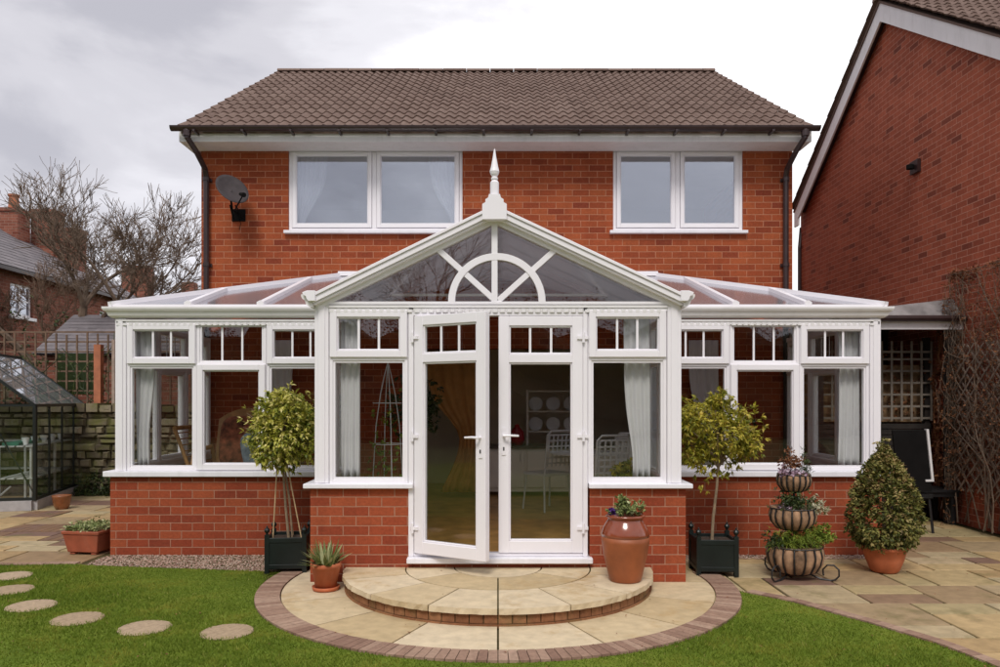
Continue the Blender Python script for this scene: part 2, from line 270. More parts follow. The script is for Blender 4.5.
# ---------------------------------------------------------------- mesh builder
class MB:
    def __init__(s, T=None, rnd=True):
        s.v = []; s.f = []; s.t = []; s.T = T; s.sm = False
    def add(s, vs, fs, t=None):
        o = len(s.v)
        if s.T: vs = [s.T(Vector(p)) for p in vs]
        s.v += [tuple(p) for p in vs]
        for f in fs:
            s.f.append(tuple(i+o for i in f)); s.t.append(random.random() if t is None else t)
        return s
    def box(s, x0, x1, y0, y1, z0, z1, t=None):
        t = random.random() if t is None else t
        return s.add([(x0,y0,z0),(x1,y0,z0),(x1,y1,z0),(x0,y1,z0),(x0,y0,z1),(x1,y0,z1),(x1,y1,z1),(x0,y1,z1)],
              [(0,3,2,1),(4,5,6,7),(0,1,5,4),(1,2,6,5),(2,3,7,6),(3,0,4,7)], t)
    def prism(s, pts, ax, a0, a1, t=None):
        """polygon (2D) extruded along axis ax ('x','y','z')"""
        def m(p, a):
            return {'x': (a, p[0], p[1]), 'y': (p[0], a, p[1]), 'z': (p[0], p[1], a)}[ax]
        n = len(pts); t = random.random() if t is None else t
        return s.add([m(p, a0) for p in pts]+[m(p, a1) for p in pts],
              [tuple(range(n)), tuple(range(2*n-1, n-1, -1))]+[(i, i+n, (i+1)%n+n, (i+1)%n) for i in range(n)], t)
    def bar(s, a, b, w_, h_, up=(0,0,1), t=None):
        a, b = Vector(a), Vector(b); d = (b-a).normalized(); u = Vector(up)
        sd = d.cross(u)
        if sd.length < 1e-4: sd = d.cross(Vector((1,0,0)))
        sd.normalize(); u = sd.cross(d).normalized()
        vs = []
        for p in (a, b):
            for i, j in ((-1,-1),(1,-1),(1,1),(-1,1)): vs.append(p+sd*(i*w_/2)+u*(j*h_/2))
        return s.add(vs, [(0,1,2,3),(7,6,5,4),(0,4,5,1),(1,5,6,2),(2,6,7,3),(3,7,4,0)], t)
    def tube(s, path, r, n=8, cap=True, t=None):
        path = [Vector(p) for p in path]; k = len(path)
        rr = r if isinstance(r, (list, tuple)) else [r]*k
        vs = []; ref = Vector((0,0,1))
        for i, p in enumerate(path):
            d = (path[min(i+1,k-1)]-path[max(i-1,0)])
            if d.length < 1e-6: d = Vector((0,0,1))
            d.normalize()
            if abs(d.dot(ref)) > 0.95: ref = Vector((1,0,0)) if abs(d.x) < 0.9 else Vector((0,1,0))
            a = d.cross(ref).normalized(); b = a.cross(d).normalized(); ref = b
            for j in range(n):
                q = 2*math.pi*j/n; vs.append(p+(a*math.cos(q)+b*math.sin(q))*rr[i])
        fs = [(i*n+j, i*n+(j+1)%n, (i+1)*n+(j+1)%n, (i+1)*n+j) for i in range(k-1) for j in range(n)]
        if cap: fs += [tuple(range(n-1,-1,-1)), tuple(range((k-1)*n, k*n))]
        return s.add(vs, fs, random.random() if t is None else t)
    def lathe(s, prof, c=(0,0,0), n=32, wob=0.0, t=None):
        vs = []; k = len(prof)
        for r, z in prof:
            for j in range(n):
                q = 2*math.pi*j/n; r2 = r*(1+wob*random.uniform(-1,1))
                vs.append((c[0]+r2*math.cos(q), c[1]+r2*math.sin(q), c[2]+z))
        fs = [(i*n+j, i*n+(j+1)%n, (i+1)*n+(j+1)%n, (i+1)*n+j) for i in range(k-1) for j in range(n)]
        if prof[0][0] > 1e-5: fs.append(tuple(range(n-1,-1,-1)))
        if prof[-1][0] > 1e-5: fs.append(tuple(range((k-1)*n, k*n)))
        return s.add(vs, fs, random.random() if t is None else t)
    def ring(s, u0, u1, z0, z1, w_, n0, n1, T=None):
        """rectangular frame in local (u,n,z)"""
        s.box(u0, u0+w_, n0, n1, z0, z1); s.box(u1-w_, u1, n0, n1, z0, z1)
        s.box(u0+w_, u1-w_, n0, n1, z0, z0+w_); s.box(u0+w_, u1-w_, n0, n1, z1-w_, z1)
        return s
    def leaf(s, p, d, up, ln, wd, t=None, bend=0.25):
        d = d.normalized(); sd = d.cross(up)
        if sd.length < 1e-3: sd = d.cross(Vector((1,0.3,0)))
        sd.normalize(); nn = sd.cross(d)
        a = p; c = p+d*ln-nn*ln*bend; mid = p+d*ln*0.5+nn*ln*bend*0.2
        return s.add([a, mid+sd*wd/2-nn*wd*0.12, c, mid-sd*wd/2-nn*wd*0.12, mid], [(0,1,4),(1,2,4),(2,3,4),(3,0,4)], random.random() if t is None else t)
    def build(s, name, mat, parent=None, off=None, smooth=False, bevel=0):
        me = bpy.data.meshes.new(name)
        root = parent
        while root is not None and root.parent is not None: root = root.parent
        o3 = Vector(off) if off is not None else (root.location if root is not None else Vector((0,0,0)))
        V = np.array(s.v, dtype=np.float64).reshape(-1, 3)
        raw = V.copy()
        V = V - np.array(o3)
        me.from_pydata(V.tolist(), [], s.f)
        me.update()
        uv = me.uv_layers.new(name='UVMap')
        nl = len(me.loops); buf = np.empty((nl, 2))
        for p in me.polygons:
            nn = p.normal; ax = max(range(3), key=lambda i: abs(nn[i]))
            a, b = ((1,2),(0,2),(0,1))[ax]
            for li in p.loop_indices:
                vi = me.loops[li].vertex_index
                buf[li, 0] = raw[vi, a]; buf[li, 1] = raw[vi, b]
        uv.data.foreach_set('uv', buf.ravel())
        at = me.attributes.new('tint', 'FLOAT', 'FACE'); at.data.foreach_set('value', np.array(s.t, dtype=np.float32))
        if smooth: me.polygons.foreach_set('use_smooth', [True]*len(me.polygons))
        me.materials.append(MATS[mat])
        o = bpy.data.objects.new(name, me); COL.objects.link(o)
        if parent is not None: o.parent = parent
        if parent is None and off is not None: o.location = off
        if bevel:
            b = o.modifiers.new('edge', 'BEVEL'); b.width = bevel; b.segments = 1; b.limit_method = 'ANGLE'
        return o
def empty(name, loc, label, cat, group=None, rz=0):
    o = bpy.data.objects.new(name, None); COL.objects.link(o); o.location = loc; o.rotation_euler = (0,0,rz)
    o.empty_display_size = 0.1
    o['label'] = label; o['category'] = cat
    if group: o['group'] = group
    return o
def tag(o, label=None, cat=None, group=None, kind=None):
    if label: o['label'] = label
    if cat: o['category'] = cat
    if group: o['group'] = group
    if kind: o['kind'] = kind
    return o
def copy_tree(o, parent=None):
    c = o.copy(); COL.objects.link(c)
    if parent is not None: c.parent = parent
    for ch in list(o.children): copy_tree(ch, c)
    return c
def rv(a=1): return Vector((random.gauss(0,a), random.gauss(0,a), random.gauss(0,a)))

# ================================================================ SETTING
MB().add([(-400,-300,-0.03),(400,-300,-0.03),(400,700,-0.03),(-400,700,-0.03)], [(0,1,2,3)]).build('ground', 'far_ground')['kind'] = 'structure'
MB().add([(-9.6,7.0,-0.012),(12,-6,-0.012),(12,16,-0.012),(-9.6,16,-0.012)], [(0,1,2,3)]).build('patio_bedding', 'joint_sand')['kind'] = 'structure'

R_OUT, R_IN, CX, CY = 2.03, 1.83, 0.0, 6.64
def edge_x(y):            # right edge of the lawn
    pts = [(-3, 3.3), (2.5, 3.15), (3.6, 3.08), (4.57, 2.96), (4.96, 2.87), (5.43, 2.65), (6.02, 2.31), (6.37, 1.99), (6.60, 1.80)]
    for (a, x0), (b, x1) in zip(pts, pts[1:]):
        if a <= y <= b: return x0+(x1-x0)*(y-a)/(b-a)
    return 3.3 if y < -3 else 1.80
def lawn_top(x):          # far edge of the lawn, left side
    if x < -4.8: return 7.33+(x+4.8)*0.06
    if x < -4.1: return 7.33+(x+4.8)*0.10
    return 7.36-(x+4.1)*0.15
def in_lawn(x, y, m=0.0):
    if math.hypot(x-CX, y-CY) < R_OUT-m: return False
    if x > 0: return y < 6.6 and x < edge_x(y)+m
    return y < lawn_top(x)+m
# patio flags
def flags(x0, x1, y0, y1, ok, name, cell=0.29, z=0.0, seed=3):
    rd = random.Random(seed); nx = int((x1-x0)/cell); ny = int((y1-y0)/cell)
    used = [[False]*ny for _ in range(nx)]; mb = MB()
    for i in range(nx):
        for j in range(ny):
            if used[i][j]: continue
            w_, h_ = rd.choice([(2,1),(2,2),(1,2),(3,2),(2,1),(1,1),(2,2),(2,2)])
            while w_ > 1 and (i+w_ > nx or any(used[i+a][j] for a in range(w_))): w_ -= 1
            while h_ > 1 and (j+h_ > ny or any(used[i+a][j+b] for a in range(w_) for b in range(h_))): h_ -= 1
            for a in range(w_):
                for b in range(h_): used[i+a][j+b] = True
            xa, xb = x0+i*cell+0.010, x0+(i+w_)*cell-0.010; ya, yb = y0+j*cell+0.010, y0+(j+h_)*cell-0.010
            if not any(ok(px_, py_) for px_ in (xa, xb) for py_ in (ya, yb)): continue
            g = rd.uniform(-0.002, 0.002); tt = rd.random()
            if tt < 0.08 and w_*h_ >= 4 and not (0 < xa < 3.3):          # infill of small bricks
                nb = max(2, int((xb-xa)/0.10)); mm = max(1, int((yb-ya)/0.2))
                for a in range(nb):
                    for b in range(mm):
                        wx = (xb-xa)/nb; wy = (yb-ya)/mm
                        mb.box(xa+a*wx+0.004, xa+(a+1)*wx-0.004, ya+b*wy+0.004, yb if b == mm-1 else ya+(b+1)*wy-0.004, -0.01, z+g, rd.uniform(0, 0.12))
                continue
            j4 = [rd.uniform(-0.004, 0.004) for _ in range(8)]
            c = 0.004
            top = z+g
            vs = [(xa+j4[0],ya+j4[1],top-0.006),(xb+j4[2],ya+j4[3],top-0.006),(xb+j4[4],yb+j4[5],top-0.006),(xa+j4[6],yb+j4[7],top-0.006)]
            vt = [(xa+j4[0]+c,ya+j4[1]+c,top),(xb+j4[2]-c,ya+j4[3]+c,top),(xb+j4[4]-c,yb+j4[5]-c,top),(xa+j4[6]+c,yb+j4[7]-c,top)]
            vb = [(v[0],v[1],-0.012) for v in vs]
            mb.add(vb+vs+vt, [(8,9,10,11)]+[(k, (k+1)%4, (k+1)%4+4, k+4) for k in range(4)]+[(k+4, (k+1)%4+4, (k+1)%4+8, k+8) for k in range(4)], tt)
    o = mb.build(name, 'flagstone'); o['kind'] = 'structure'; return o
flags(1.5, 6.0, -3, 12.6, lambda x, y: (x > edge_x(y)-0.02 or y > 6.6) and math.hypot(x-CX, y-CY) > R_OUT-0.3 and not (y > 7.9 and x < 3.9) and not (x < 3.9 and y > 7.5), 'right_patio_paving', seed=14)
flags(-9.6, -3.9, 7.2, 12.9, lambda x, y: y > lawn_top(x)-0.05 and not(x > -4.05 and y > 7.5), 'left_patio_paving', seed=5)

# lawn sheet (lies over the bedding), built from a fine strip grid
mb = MB()
def lawn_strip(xa, xb, top_fn, n, bot=-3.0):
    for i in range(n):
        a = xa+(xb-xa)*i/n; b = xa+(xb-xa)*(i+1)/n
        ta, tb = top_fn(a), top_fn(b)
        mb.add([(a,bot,0.004),(b,bot,0.004),(b,tb,0.004),(a,ta,0.004)], [(0,1,2,3)], 0.5)
def top_all(x):
    if x < -R_OUT-0.001: return lawn_top(x)
    if abs(x) <= R_OUT:
        t = CY-math.sqrt(max(0, R_OUT**2-x*x))
        if x > 1.6:
            for k in range(400):
                y = 6.6-k*0.01
                if y <= t and x <= edge_x(y): return y
        return t
    for k in range(1200):
        y = 6.6-k*0.008
        if x <= edge_x(y): return y
    return -3.0
lawn_strip(-12, -4.8, top_all, 8); lawn_strip(-4.8, -R_OUT, top_all, 16); lawn_strip(-R_OUT, R_OUT, top_all, 160); lawn_strip(R_OUT, 3.29, top_all, 50)
mb.build('lawn', 'lawn_soil')['kind'] = 'structure'

stones = [(-4.41,6.87),(-4.08,6.37),(-3.61,5.88),(-3.06,5.53),(-2.47,5.31),(-1.86,5.22)]
# grass blades
NB = 230000
xs = rng.uniform(-7.2, 3.2, NB*2); ys = rng.uniform(3.2, 7.75, NB*2)
keep = np.ones(NB*2, bool)
dens = np.array([1.0 if in_lawn(x, y, abs(random.gauss(0, 0.012))) else 0.0 for x, y in zip(xs, ys)])
keep &= dens > 0
for sx, sy in stones: keep &= np.hypot(xs-sx, ys-sy) > 0.158+0.012*np.sin(np.arctan2(ys-sy, xs-sx)*5+sx)
keep &= np.abs(xs) < ys*0.72+0.5
xs = xs[keep][:NB]; ys = ys[keep][:NB]; n = len(xs)
h = rng.uniform(0.010, 0.026, n)*(0.8+0.35*np.sin(xs*1.7+ys*2.3)); ang = rng.uniform(0, 2*np.pi, n); wd = rng.uniform(0.0022, 0.0045, n)
lean = rng.uniform(0.2, 1.1, n)*h; la = rng.uniform(0, 2*np.pi, n)
v = np.empty((n, 3, 3))
v[:,0,0] = xs-np.cos(ang)*wd; v[:,0,1] = ys-np.sin(ang)*wd; v[:,0,2] = 0.004
v[:,1,0] = xs+np.cos(ang)*wd; v[:,1,1] = ys+np.sin(ang)*wd; v[:,1,2] = 0.004
v[:,2,0] = xs+np.cos(la)*lean; v[:,2,1] = ys+np.sin(la)*lean; v[:,2,2] = 0.004+h
me = bpy.data.meshes.new('grass'); me.vertices.add(n*3); me.vertices.foreach_set('co', v.ravel())
me.loops.add(n*3); me.loops.foreach_set('vertex_index', np.arange(n*3, dtype=np.int32))
me.polygons.add(n); me.polygons.foreach_set('loop_start', np.arange(0, n*3, 3, dtype=np.int32))
try: me.polygons.foreach_set('loop_total', np.full(n, 3, dtype=np.int32))
except Exception: pass
me.update(calc_edges=True)
at = me.attributes.new('tint', 'FLOAT', 'FACE'); at.data.foreach_set('value', np.clip(rng.normal(0.45, 0.22, n), 0, 1).astype(np.float32))
me.materials.append(MATS['grass_blade'])
go = bpy.data.objects.new('grass', me); COL.objects.link(go); tag(go, 'short mown green lawn grass in front of the patio', 'grass', kind='stuff')

# curved patio: block paver ring, radial flags
def sector(mb, r0, r1, a0, a1, z0, z1, gap=0.006, t=None, n=6, jit=0.0, cut=None):
    """a in degrees measured from -Y (toward the camera), positive to the right"""
    g0, g1 = gap/max(r0, .05), gap/r1
    def P(r, a, z):
        x, y = CX+r*math.sin(a), CY-r*math.cos(a)
        if cut is not None: y = min(y, cut)
        return (x, y, z)
    A0, A1 = R(a0), R(a1); t = random.random() if t is None else t
    vs = []
    for z in (z0, z1):
        for k in range(n+1): vs.append(P(r0+gap, A0+g0+(A1-A0-2*g0)*k/n, z))
        for k in range(n+1): vs.append(P(r1-gap+random.uniform(-jit, jit), A0+g1+(A1-A0-2*g1)*k/n, z))
    m = n+1; fs = []
    for k in range(n):
        fs.append((2*m+k, 2*m+m+k, 2*m+m+k+1, 2*m+k+1))
        fs.append((m+k, m+k+1, 3*m+k+1, 3*m+k))
        fs.append((k+1, k, 2*m+k, 2*m+k+1))
    fs.append((0, m, 3*m, 2*m)); fs.append((m+n, n, 2*m+n, 3*m+n))
    mb.add(vs, fs, t)
mb = MB()
for k in range(-62, 63):
    a = k*1.85
    if -103 <= a <= 101: sector(mb, R_IN, R_OUT, a, a+1.85, -0.01, 0.020+random.uniform(-0.001, 0.001), 0.0025, n=1)
# edging running from the ring along the right patio
y = 6.42; pts = []
while y > -2.9:
    pts.append((edge_x(y)+0.055, y)); y -= 0.1
for i in range(len(pts)-1):
    (xa, ya), (xb, yb) = pts[i], pts[i+1]; d = Vector((xb-xa, yb-ya, 0)); d.normalize(); nn = Vector((-d.y, d.x, 0))
    hw = 0.045
    if math.hypot(xa-CX, ya-CY) < R_OUT+0.04: continue
    q = [Vector((xa,ya,0))-nn*hw, Vector((xa,ya,0))+nn*hw, Vector((xb,yb,0))+nn*hw-d*0.005, Vector((xb,yb,0))-nn*hw-d*0.005]
    mb.prism([(p.x, p.y) for p in q], 'z', -0.01, 0.016)
x = -9.5
while x < -4.2:      # small setts along the far left edge of the lawn
    yy = lawn_top(x)+0.04; mb.box(x, x+0.145, yy-0.045, yy+0.045, -0.01, 0.014); x += 0.15
mb.build('patio_edging', 'block_paver')['kind'] = 'structure'
mb = MB()
ang = [-106, -90, -68, -45, -22.5, 0, 22.5, 45, 68, 90, 106]
for a, b in zip(ang, ang[1:]): sector(mb, 1.27, R_IN, a, b, -0.01, 0.012, 0.007, n=8)
mb.build('curved_patio_paving', 'pale_flagstone')['kind'] = 'structure'

# half-round step
st = empty('half_round_step', (0, 6.3, 0), 'half-round stone step with brick riser below the open french doors', 'step')
mb = MB()
for r0, r1, aa in ((0.0, 0.38, [-90, 90]), (0.38, 0.80, [-90, -56, 0, 56, 90]), (0.80, 1.335, [-90, -70, -46, -22, 0, 23, 47, 71, 90])):
    for a, b in zip(aa, aa[1:]): sector(mb, r0, r1, a, b, 0.098, 0.140+random.uniform(-.001, .001), 0.006, n=14, jit=0.006 if r1 > 1.3 else 0)
mb.build('stone_tread', 'pale_flagstone', st)
mb = MB()
for k in range(40):
    a = -90+k*4.5; sector(mb, 1.18, 1.305, a, a+4.5, 0.028, 0.097, 0.004, n=2, jit=0.002)
for k in range(20):
    a = -90+k*9; sector(mb, 1.18, 1.318, a, a+9, 0.0, 0.024, 0.002, n=3, jit=0.002)
mb.build('brick_riser', 'riser_brick', st)
mb = MB(); sector(mb, 0.02, 1.292, -90, 90, 0.0, 0.130, 0.001, n=48); mb.build('step_core', 'joint_sand', st)

# stepping stones
lbl = ['round stepping stone farthest from the step, beside the far lawn edge', 'second farthest round stepping stone, at the left picture edge',
       'third round stepping stone counting from the greenhouse side', 'round stepping stone fourth from the far lawn edge, left of the last pair',
       'round stepping stone just left of the one nearest the curved patio', 'round stepping stone nearest to the curved patio edging']
for (sx, sy), lb in zip(stones, lbl):
    mb = MB(); mb.lathe([(0.17, -0.02), (0.178, 0.008), (0.171, 0.014), (0.12, 0.017), (0.0, 0.017)], (sx, sy, 0), 30, 0.022)
    tag(mb.build('stepping_stone', 'stone_round', off=(sx, sy, 0)), lb, 'stepping stone', 'round stepping stones in the lawn')

# wind-blown leaves and crumbs
mb = MB()
for _ in range(260):
    x_, y_ = random.choice([(random.uniform(2.0, 5.8), random.uniform(4.6, 10)), (random.uniform(-8, -4.2), random.uniform(7.5, 11.5)), (random.uniform(-4, 3), random.uniform(4.2, 7))])
    rr_ = math.hypot(x_-CX, y_-CY); z_ = 0.145 if rr_ < 1.3 else (0.03 if in_lawn(x_, y_) else 0.024)
    if y_ > 6.6 and abs(x_) < 4.1: continue
    mb.leaf(Vector((x_, y_, z_)), Vector((random.gauss(0,1), random.gauss(0,1), 0.1)), Vector((0,0,1)), random.uniform(.012,.03), random.uniform(.008,.016))
tag(mb.build('fallen_leaves', 'leaf_russet'), 'small brown fallen leaves scattered over paving and lawn', 'leaves', kind='stuff')
# gravel strips
MB().add([(-4.0,7.34,0.003),(-2.2,7.08,0.003),(-1.66,7.08,0.003),(-1.66,7.82,0.003),(-4.0,7.82,0.003)], [(0,1,2,3,4)]).build('gravel_bed', 'joint_sand')['kind'] = 'structure'
mb = MB()
def pebble(mb, x, y, r, z=0.004):
    vs = [(x+r*math.cos(q+o)*random.uniform(.7,1.2), y+r*math.sin(q+o)*random.uniform(.7,1.2), z+r*.2) for o in (random.random(),) for q in (0,1.57,3.14,4.71)]
    vs += [(x, y, z+r*random.uniform(.6,.9)), (x, y, z-r*.3)]
    mb.add(vs, [(0,1,4),(1,2,4),(2,3,4),(3,0,4)], random.random())
for _ in range(7500):
    x = random.uniform(-4.0, -1.68); y = random.uniform(7.05, 7.82)
    if y > lawn_top(x)+0.0 and math.hypot(x, y-CY) > R_OUT: pebble(mb, x, y, random.uniform(0.004, 0.011))
for _ in range(1500):
    x = random.uniform(1.68, 3.95); y = random.uniform(7.62, 7.82); pebble(mb, x, y, random.uniform(0.006, 0.013))
tag(mb.build('gravel', 'gravel_stone'), 'pinkish gravel along the foot of the conservatory wall', 'gravel', kind='stuff')

# ================================================================ MAIN HOUSE
def wall_holes(mb, T, u0, u1, z0, z1, th, holes):
    us = sorted({u0, u1, *[h[0] for h in holes], *[h[1] for h in holes]}); zs = sorted({z0, z1, *[h[2] for h in holes], *[h[3] for h in holes]})
    mb.T = T
    for a, b in zip(us, us[1:]):
        for c, d in zip(zs, zs[1:]):
            if any(h[0] <= a and b <= h[1] and h[2] <= c and d <= h[3] for h in holes): continue
            mb.add([(a,0,c),(b,0,c),(b,0,d),(a,0,d)], [(0,1,2,3)]); mb.add([(a,th,c),(b,th,c),(b,th,d),(a,th,d)], [(3,2,1,0)])
    for a, b, c, d in holes:
        mb.add([(a,0,c),(a,th,c),(a,th,d),(a,0,d)], [(0,1,2,3)]); mb.add([(b,0,c),(b,th,c),(b,th,d),(b,0,d)], [(3,2,1,0)])
        mb.add([(a,0,d),(a,th,d),(b,th,d),(b,0,d)], [(0,1,2,3)]); mb.add([(a,0,c),(a,th,c),(b,th,c),(b,0,c)], [(3,2,1,0)])
    mb.T = None
HX0, HX1, HY = -4.02, 3.99, 10.3
house = empty('brick_house', (0, HY, 0), 'red brick two-storey house with brown tiled roof behind the white conservatory', 'house')
UPW = [(-2.84, -0.48, 3.86, 5.02), (1.56, 3.32, 3.86, 5.02)]
mb = MB()
wall_holes(mb, lambda p: Vector((p.x, HY+p.y, p.z)), HX0, HX1, 0, 5.02, 0.3, UPW+[(-1.3, 2.3, 0.2, 2.3)])
ZR = 7.80; YR = 14.4
mb.prism([(HY+0.3, 0), (18.5, 0), (18.5, 5.02), (YR, ZR-0.15), (HY+0.3, 5.02)], 'x', HX1-0.3, HX1)
mb.prism([(HY+0.3, 2.35), (18.5, 2.35), (18.5, 5.02), (YR, ZR-0.15), (HY+0.3, 5.02)], 'x', HX0, HX0+0.3)
mb.prism([(HY+0.3, 0), (18.5, 0), (18.5, 0.95), (HY+0.3, 0.95)], 'x', HX0, HX0+0.3)
mb.prism([(HY+0.3, 0.95), (10.85, 0.95), (10.85, 2.35), (HY+0.3, 2.35)], 'x', HX0, HX0+0.3)
mb.prism([(13.4, 0.95), (18.5, 0.95), (18.5, 2.35), (13.4, 2.35)], 'x', HX0, HX0+0.3)
wall_holes(mb, lambda p: Vector((p.x, 18.2+p.y, p.z)), HX0+0.3, HX1-0.3, 0, 5.02, 0.3, [])
mb.build('wall', 'house_brick', house)
# rooms behind the openings
mb = MB()
mb.box(HX0+0.31, HX1-0.31, HY+0.31, 18.1, 0.14, 0.20); mb.box(HX0+0.31, HX1-0.31, HY+0.31, 18.1, 2.45, 2.6)
mb.box(HX0+0.31, HX1-0.31, 12.6, 12.7, 0.2, 2.45); mb.box(HX0+0.31, HX1-0.31, 13.6, 13.7, 2.6, 5.0); mb.box(HX0+0.31, HX1-0.31, HY+0.31, 18.1, 5.05, 5.09)
mb.build('room_lining', 'interior_plaster', house)

def tile_slope(mb, x0, x1, y0, z0, y1, z1, per=0.145, gauge=0.335, samp=8, amp=0.032, axis='y', th=0.022):
    """courses of interlocking tiles, eaves at (y0,z0), ridge at (y1,z1)"""
    ln = math.hypot(y1-y0, z1-z0); dy, dz = (y1-y0)/ln, (z1-z0)/ln; ny, nz = (-dz, dy) if dy > 0 else (dz, -dy)
    rows = int(round(ln/gauge)); g = ln/rows; cols = int(round((x1-x0)/per)); p = (x1-x0)/cols
    def P(x, s, h):
        a, b = y0+dy*s+ny*h, z0+dz*s+nz*h
        return (x, a, b) if axis == 'y' else (a, x, b)
    for r in range(rows):
        for c in range(cols):
            t = (0.3+0.4*random.random()) if (c % 2 == 0 or axis != 'y') else t; jx = 0; jh = random.uniform(-0.003, 0.004); js = random.uniform(-0.006, 0.006)
            vs = []
            for k in range(samp+1):
                u = k/samp; wv = amp*(0.5+0.5*math.cos(2*math.pi*(u**1.35)))**1.1; x = x0+(c+u)*p
                vs += [P(x, r*g-0.02+js, wv-0.004), P(x, r*g-0.02+js, wv+th+jh), P(x, (r+1)*g+0.01, wv+0.002)]
            fs = []
            for k in range(samp):
                a = k*3; fs += [(a, a+3, a+4, a+1), (a+1, a+4, a+5, a+2)]
            mb.add(vs, fs, t)
EY, EZ = 9.88, 5.13
mb = MB()
tile_slope(mb, HX0-0.13, HX1+0.09, EY, EZ, YR, ZR)
tile_slope(mb, HX0-0.13, HX1+0.09, 18.92, EZ, YR, ZR, samp=4)
sl = (ZR-EZ)/(YR-EY)
mb.prism([(EY+0.02, EZ-0.02), (YR, ZR-0.02), (18.9, EZ-0.02), (18.9, EZ-0.06), (YR, ZR-0.07), (EY+0.02, EZ-0.06)], 'x', HX0-0.11, HX1+0.06, 0.3)
roof = mb.build('roof', 'roof_tile', house)
mb = MB()
x = HX0-0.13
while x < HX1+0.07:
    mb.T = None
    a = x; b = min(x+0.44, HX1+0.10)
    mb.prism([(YR+0.13*math.cos(q), ZR-0.015+0.085*math.sin(q)+random.uniform(-.003,.003)) for q in [R(d) for d in range(0, 181, 22)]], 'x', a, b-0.006); x += 0.445
mb.build('ridge_tiles', 'roof_tile', roof)
mb = MB(); mb.box(HX0-0.14, HX1+0.10, EY+0.035, EY+0.06, 4.97, 5.12); mb.box(HX0-0.14, HX1+0.10, EY+0.06, HY-0.001, 4.972, 4.99)
mb.box(HX0-0.14, HX0-0.12, HY, 18.85, 4.972, 5.1)
for xx in (HX0-0.11, HX1+0.03):
    mb.prism([(EY+0.06, EZ-0.16), (YR, ZR-0.18), (18.9, EZ-0.16), (18.9, EZ-0.05), (YR, ZR-0.055), (EY+0.06, EZ-0.05)], 'x', xx, xx+0.03)
mb.prism([(EY+0.06, 4.991), (HY+0.1, 4.991), (HY+0.1, 5.22), (EY+0.06, 5.05)], 'x', HX0-0.139, HX0-0.112)
mb.prism([(EY+0.06, 4.991), (HY+0.1, 4.991), (HY+0.1, 5.22), (EY+0.06, 5.05)], 'x', HX1+0.075, HX1+0.098)
mb.build('fascia_board', 'soffit_white', house)
mb = MB()
gp = [(EY-0.085+0.055*math.cos(R(q)) , 5.125+0.06*math.sin(R(q))) for q in range(180, 361, 20)]
gp2 = [(EY-0.085+0.049*math.cos(R(q)) , 5.127+0.054*math.sin(R(q))) for q in range(360, 179, -20)]
mb.prism(gp+gp2, 'x', HX0-0.19, HX1+0.15)
mb.prism(gp, 'x', HX0-0.195, HX0-0.185); mb.prism(gp, 'x', HX1+0.145, HX1+0.155)
x = HX0+0.1
while x < HX1+0.1:
    mb.box(x, x+0.03, EY-0.14, EY+0.034, 5.05, 5.075); x += 0.62
mb.build('gutter', 'brown_plastic', house)
for xc, s_ in ((-3.93, 1), (3.88, -1)):
    xg = xc-0.08*s_
    mb = MB(); mb.tube([(xg, EY-0.085, 5.08), (xg, EY-0.085, 4.99), (xc-0.02*s_, EY+0.05, 4.86), (xc, HY-0.10, 4.70), (xc, HY-0.06, 4.60), (xc, HY-0.06, 0.05)], 0.036, 10)
    mb.lathe([(0.05, 0), (0.052, 0.07), (0.04, 0.09)], (xg, EY-0.085, 5.0), 12)
    for z in (4.55, 3.4, 2.0, 0.6): mb.lathe([(0.044, 0), (0.044, 0.05)], (xc, HY-0.06, z), 12); mb.box(xc-0.06, xc+0.06, HY-0.03, HY-0.003, z, z+0.04)
    mb.build('downpipe', 'brown_plastic', house, smooth=False)
# unseen side window, added to let daylight into the ground floor
T_s = lambda p: Vector((HX0+0.04+p.y, p.x, p.z))
mb = MB(T_s); mb.ring(10.85, 13.4, 0.95, 2.35, 0.06, 0, 0.06); mb.box(12.1, 12.15, 0.001, 0.058, 1.01, 2.29)
sw_ = mb.build('window', 'white_plastic', house); MB(T_s).box(10.91, 13.34, 0.025, 0.035, 1.01, 2.29).build('pane', 'window_glass', sw_)
# upstairs windows
for wi, (a, b, c, d) in enumerate(UPW):
    mb = MB(); y0 = HY+0.02
    mb.ring(a, b, c+0.03, d, 0.045, y0, y0+0.07)
    mid = (a+b)/2 - (0.0 if wi else 0.02)
    mb.box(mid-0.03, mid+0.03, y0, y0+0.07, c+0.075, d-0.045)
    wn = mb.build('window', 'white_plastic', house, bevel=0.004)
    sm = MB(); sm.box(a-0.05, b+0.05, HY-0.07, HY+0.02, c-0.012, c+0.03); sm.build('sill', 'sill_plastic', wn, bevel=0.004)
    for (p, q) in ((a+0.045, mid-0.03), (mid+0.03, b-0.045)):
        s2 = MB(); s2.ring(p+0.004, q-0.004, c+0.079, d-0.049, 0.05, y0-0.014, y0+0.05); s2.ring(p+0.054, q-0.054, c+0.129, d-0.099, 0.012, y0-0.004, y0+0.04)
        s2.build('casement', 'white_plastic', wn, bevel=0.004)
        g_ = MB(); g_.box(p+0.064, q-0.064, y0+0.012, y0+0.024, c+0.139, d-0.109); g_.build('pane', 'upstairs_glass', wn)

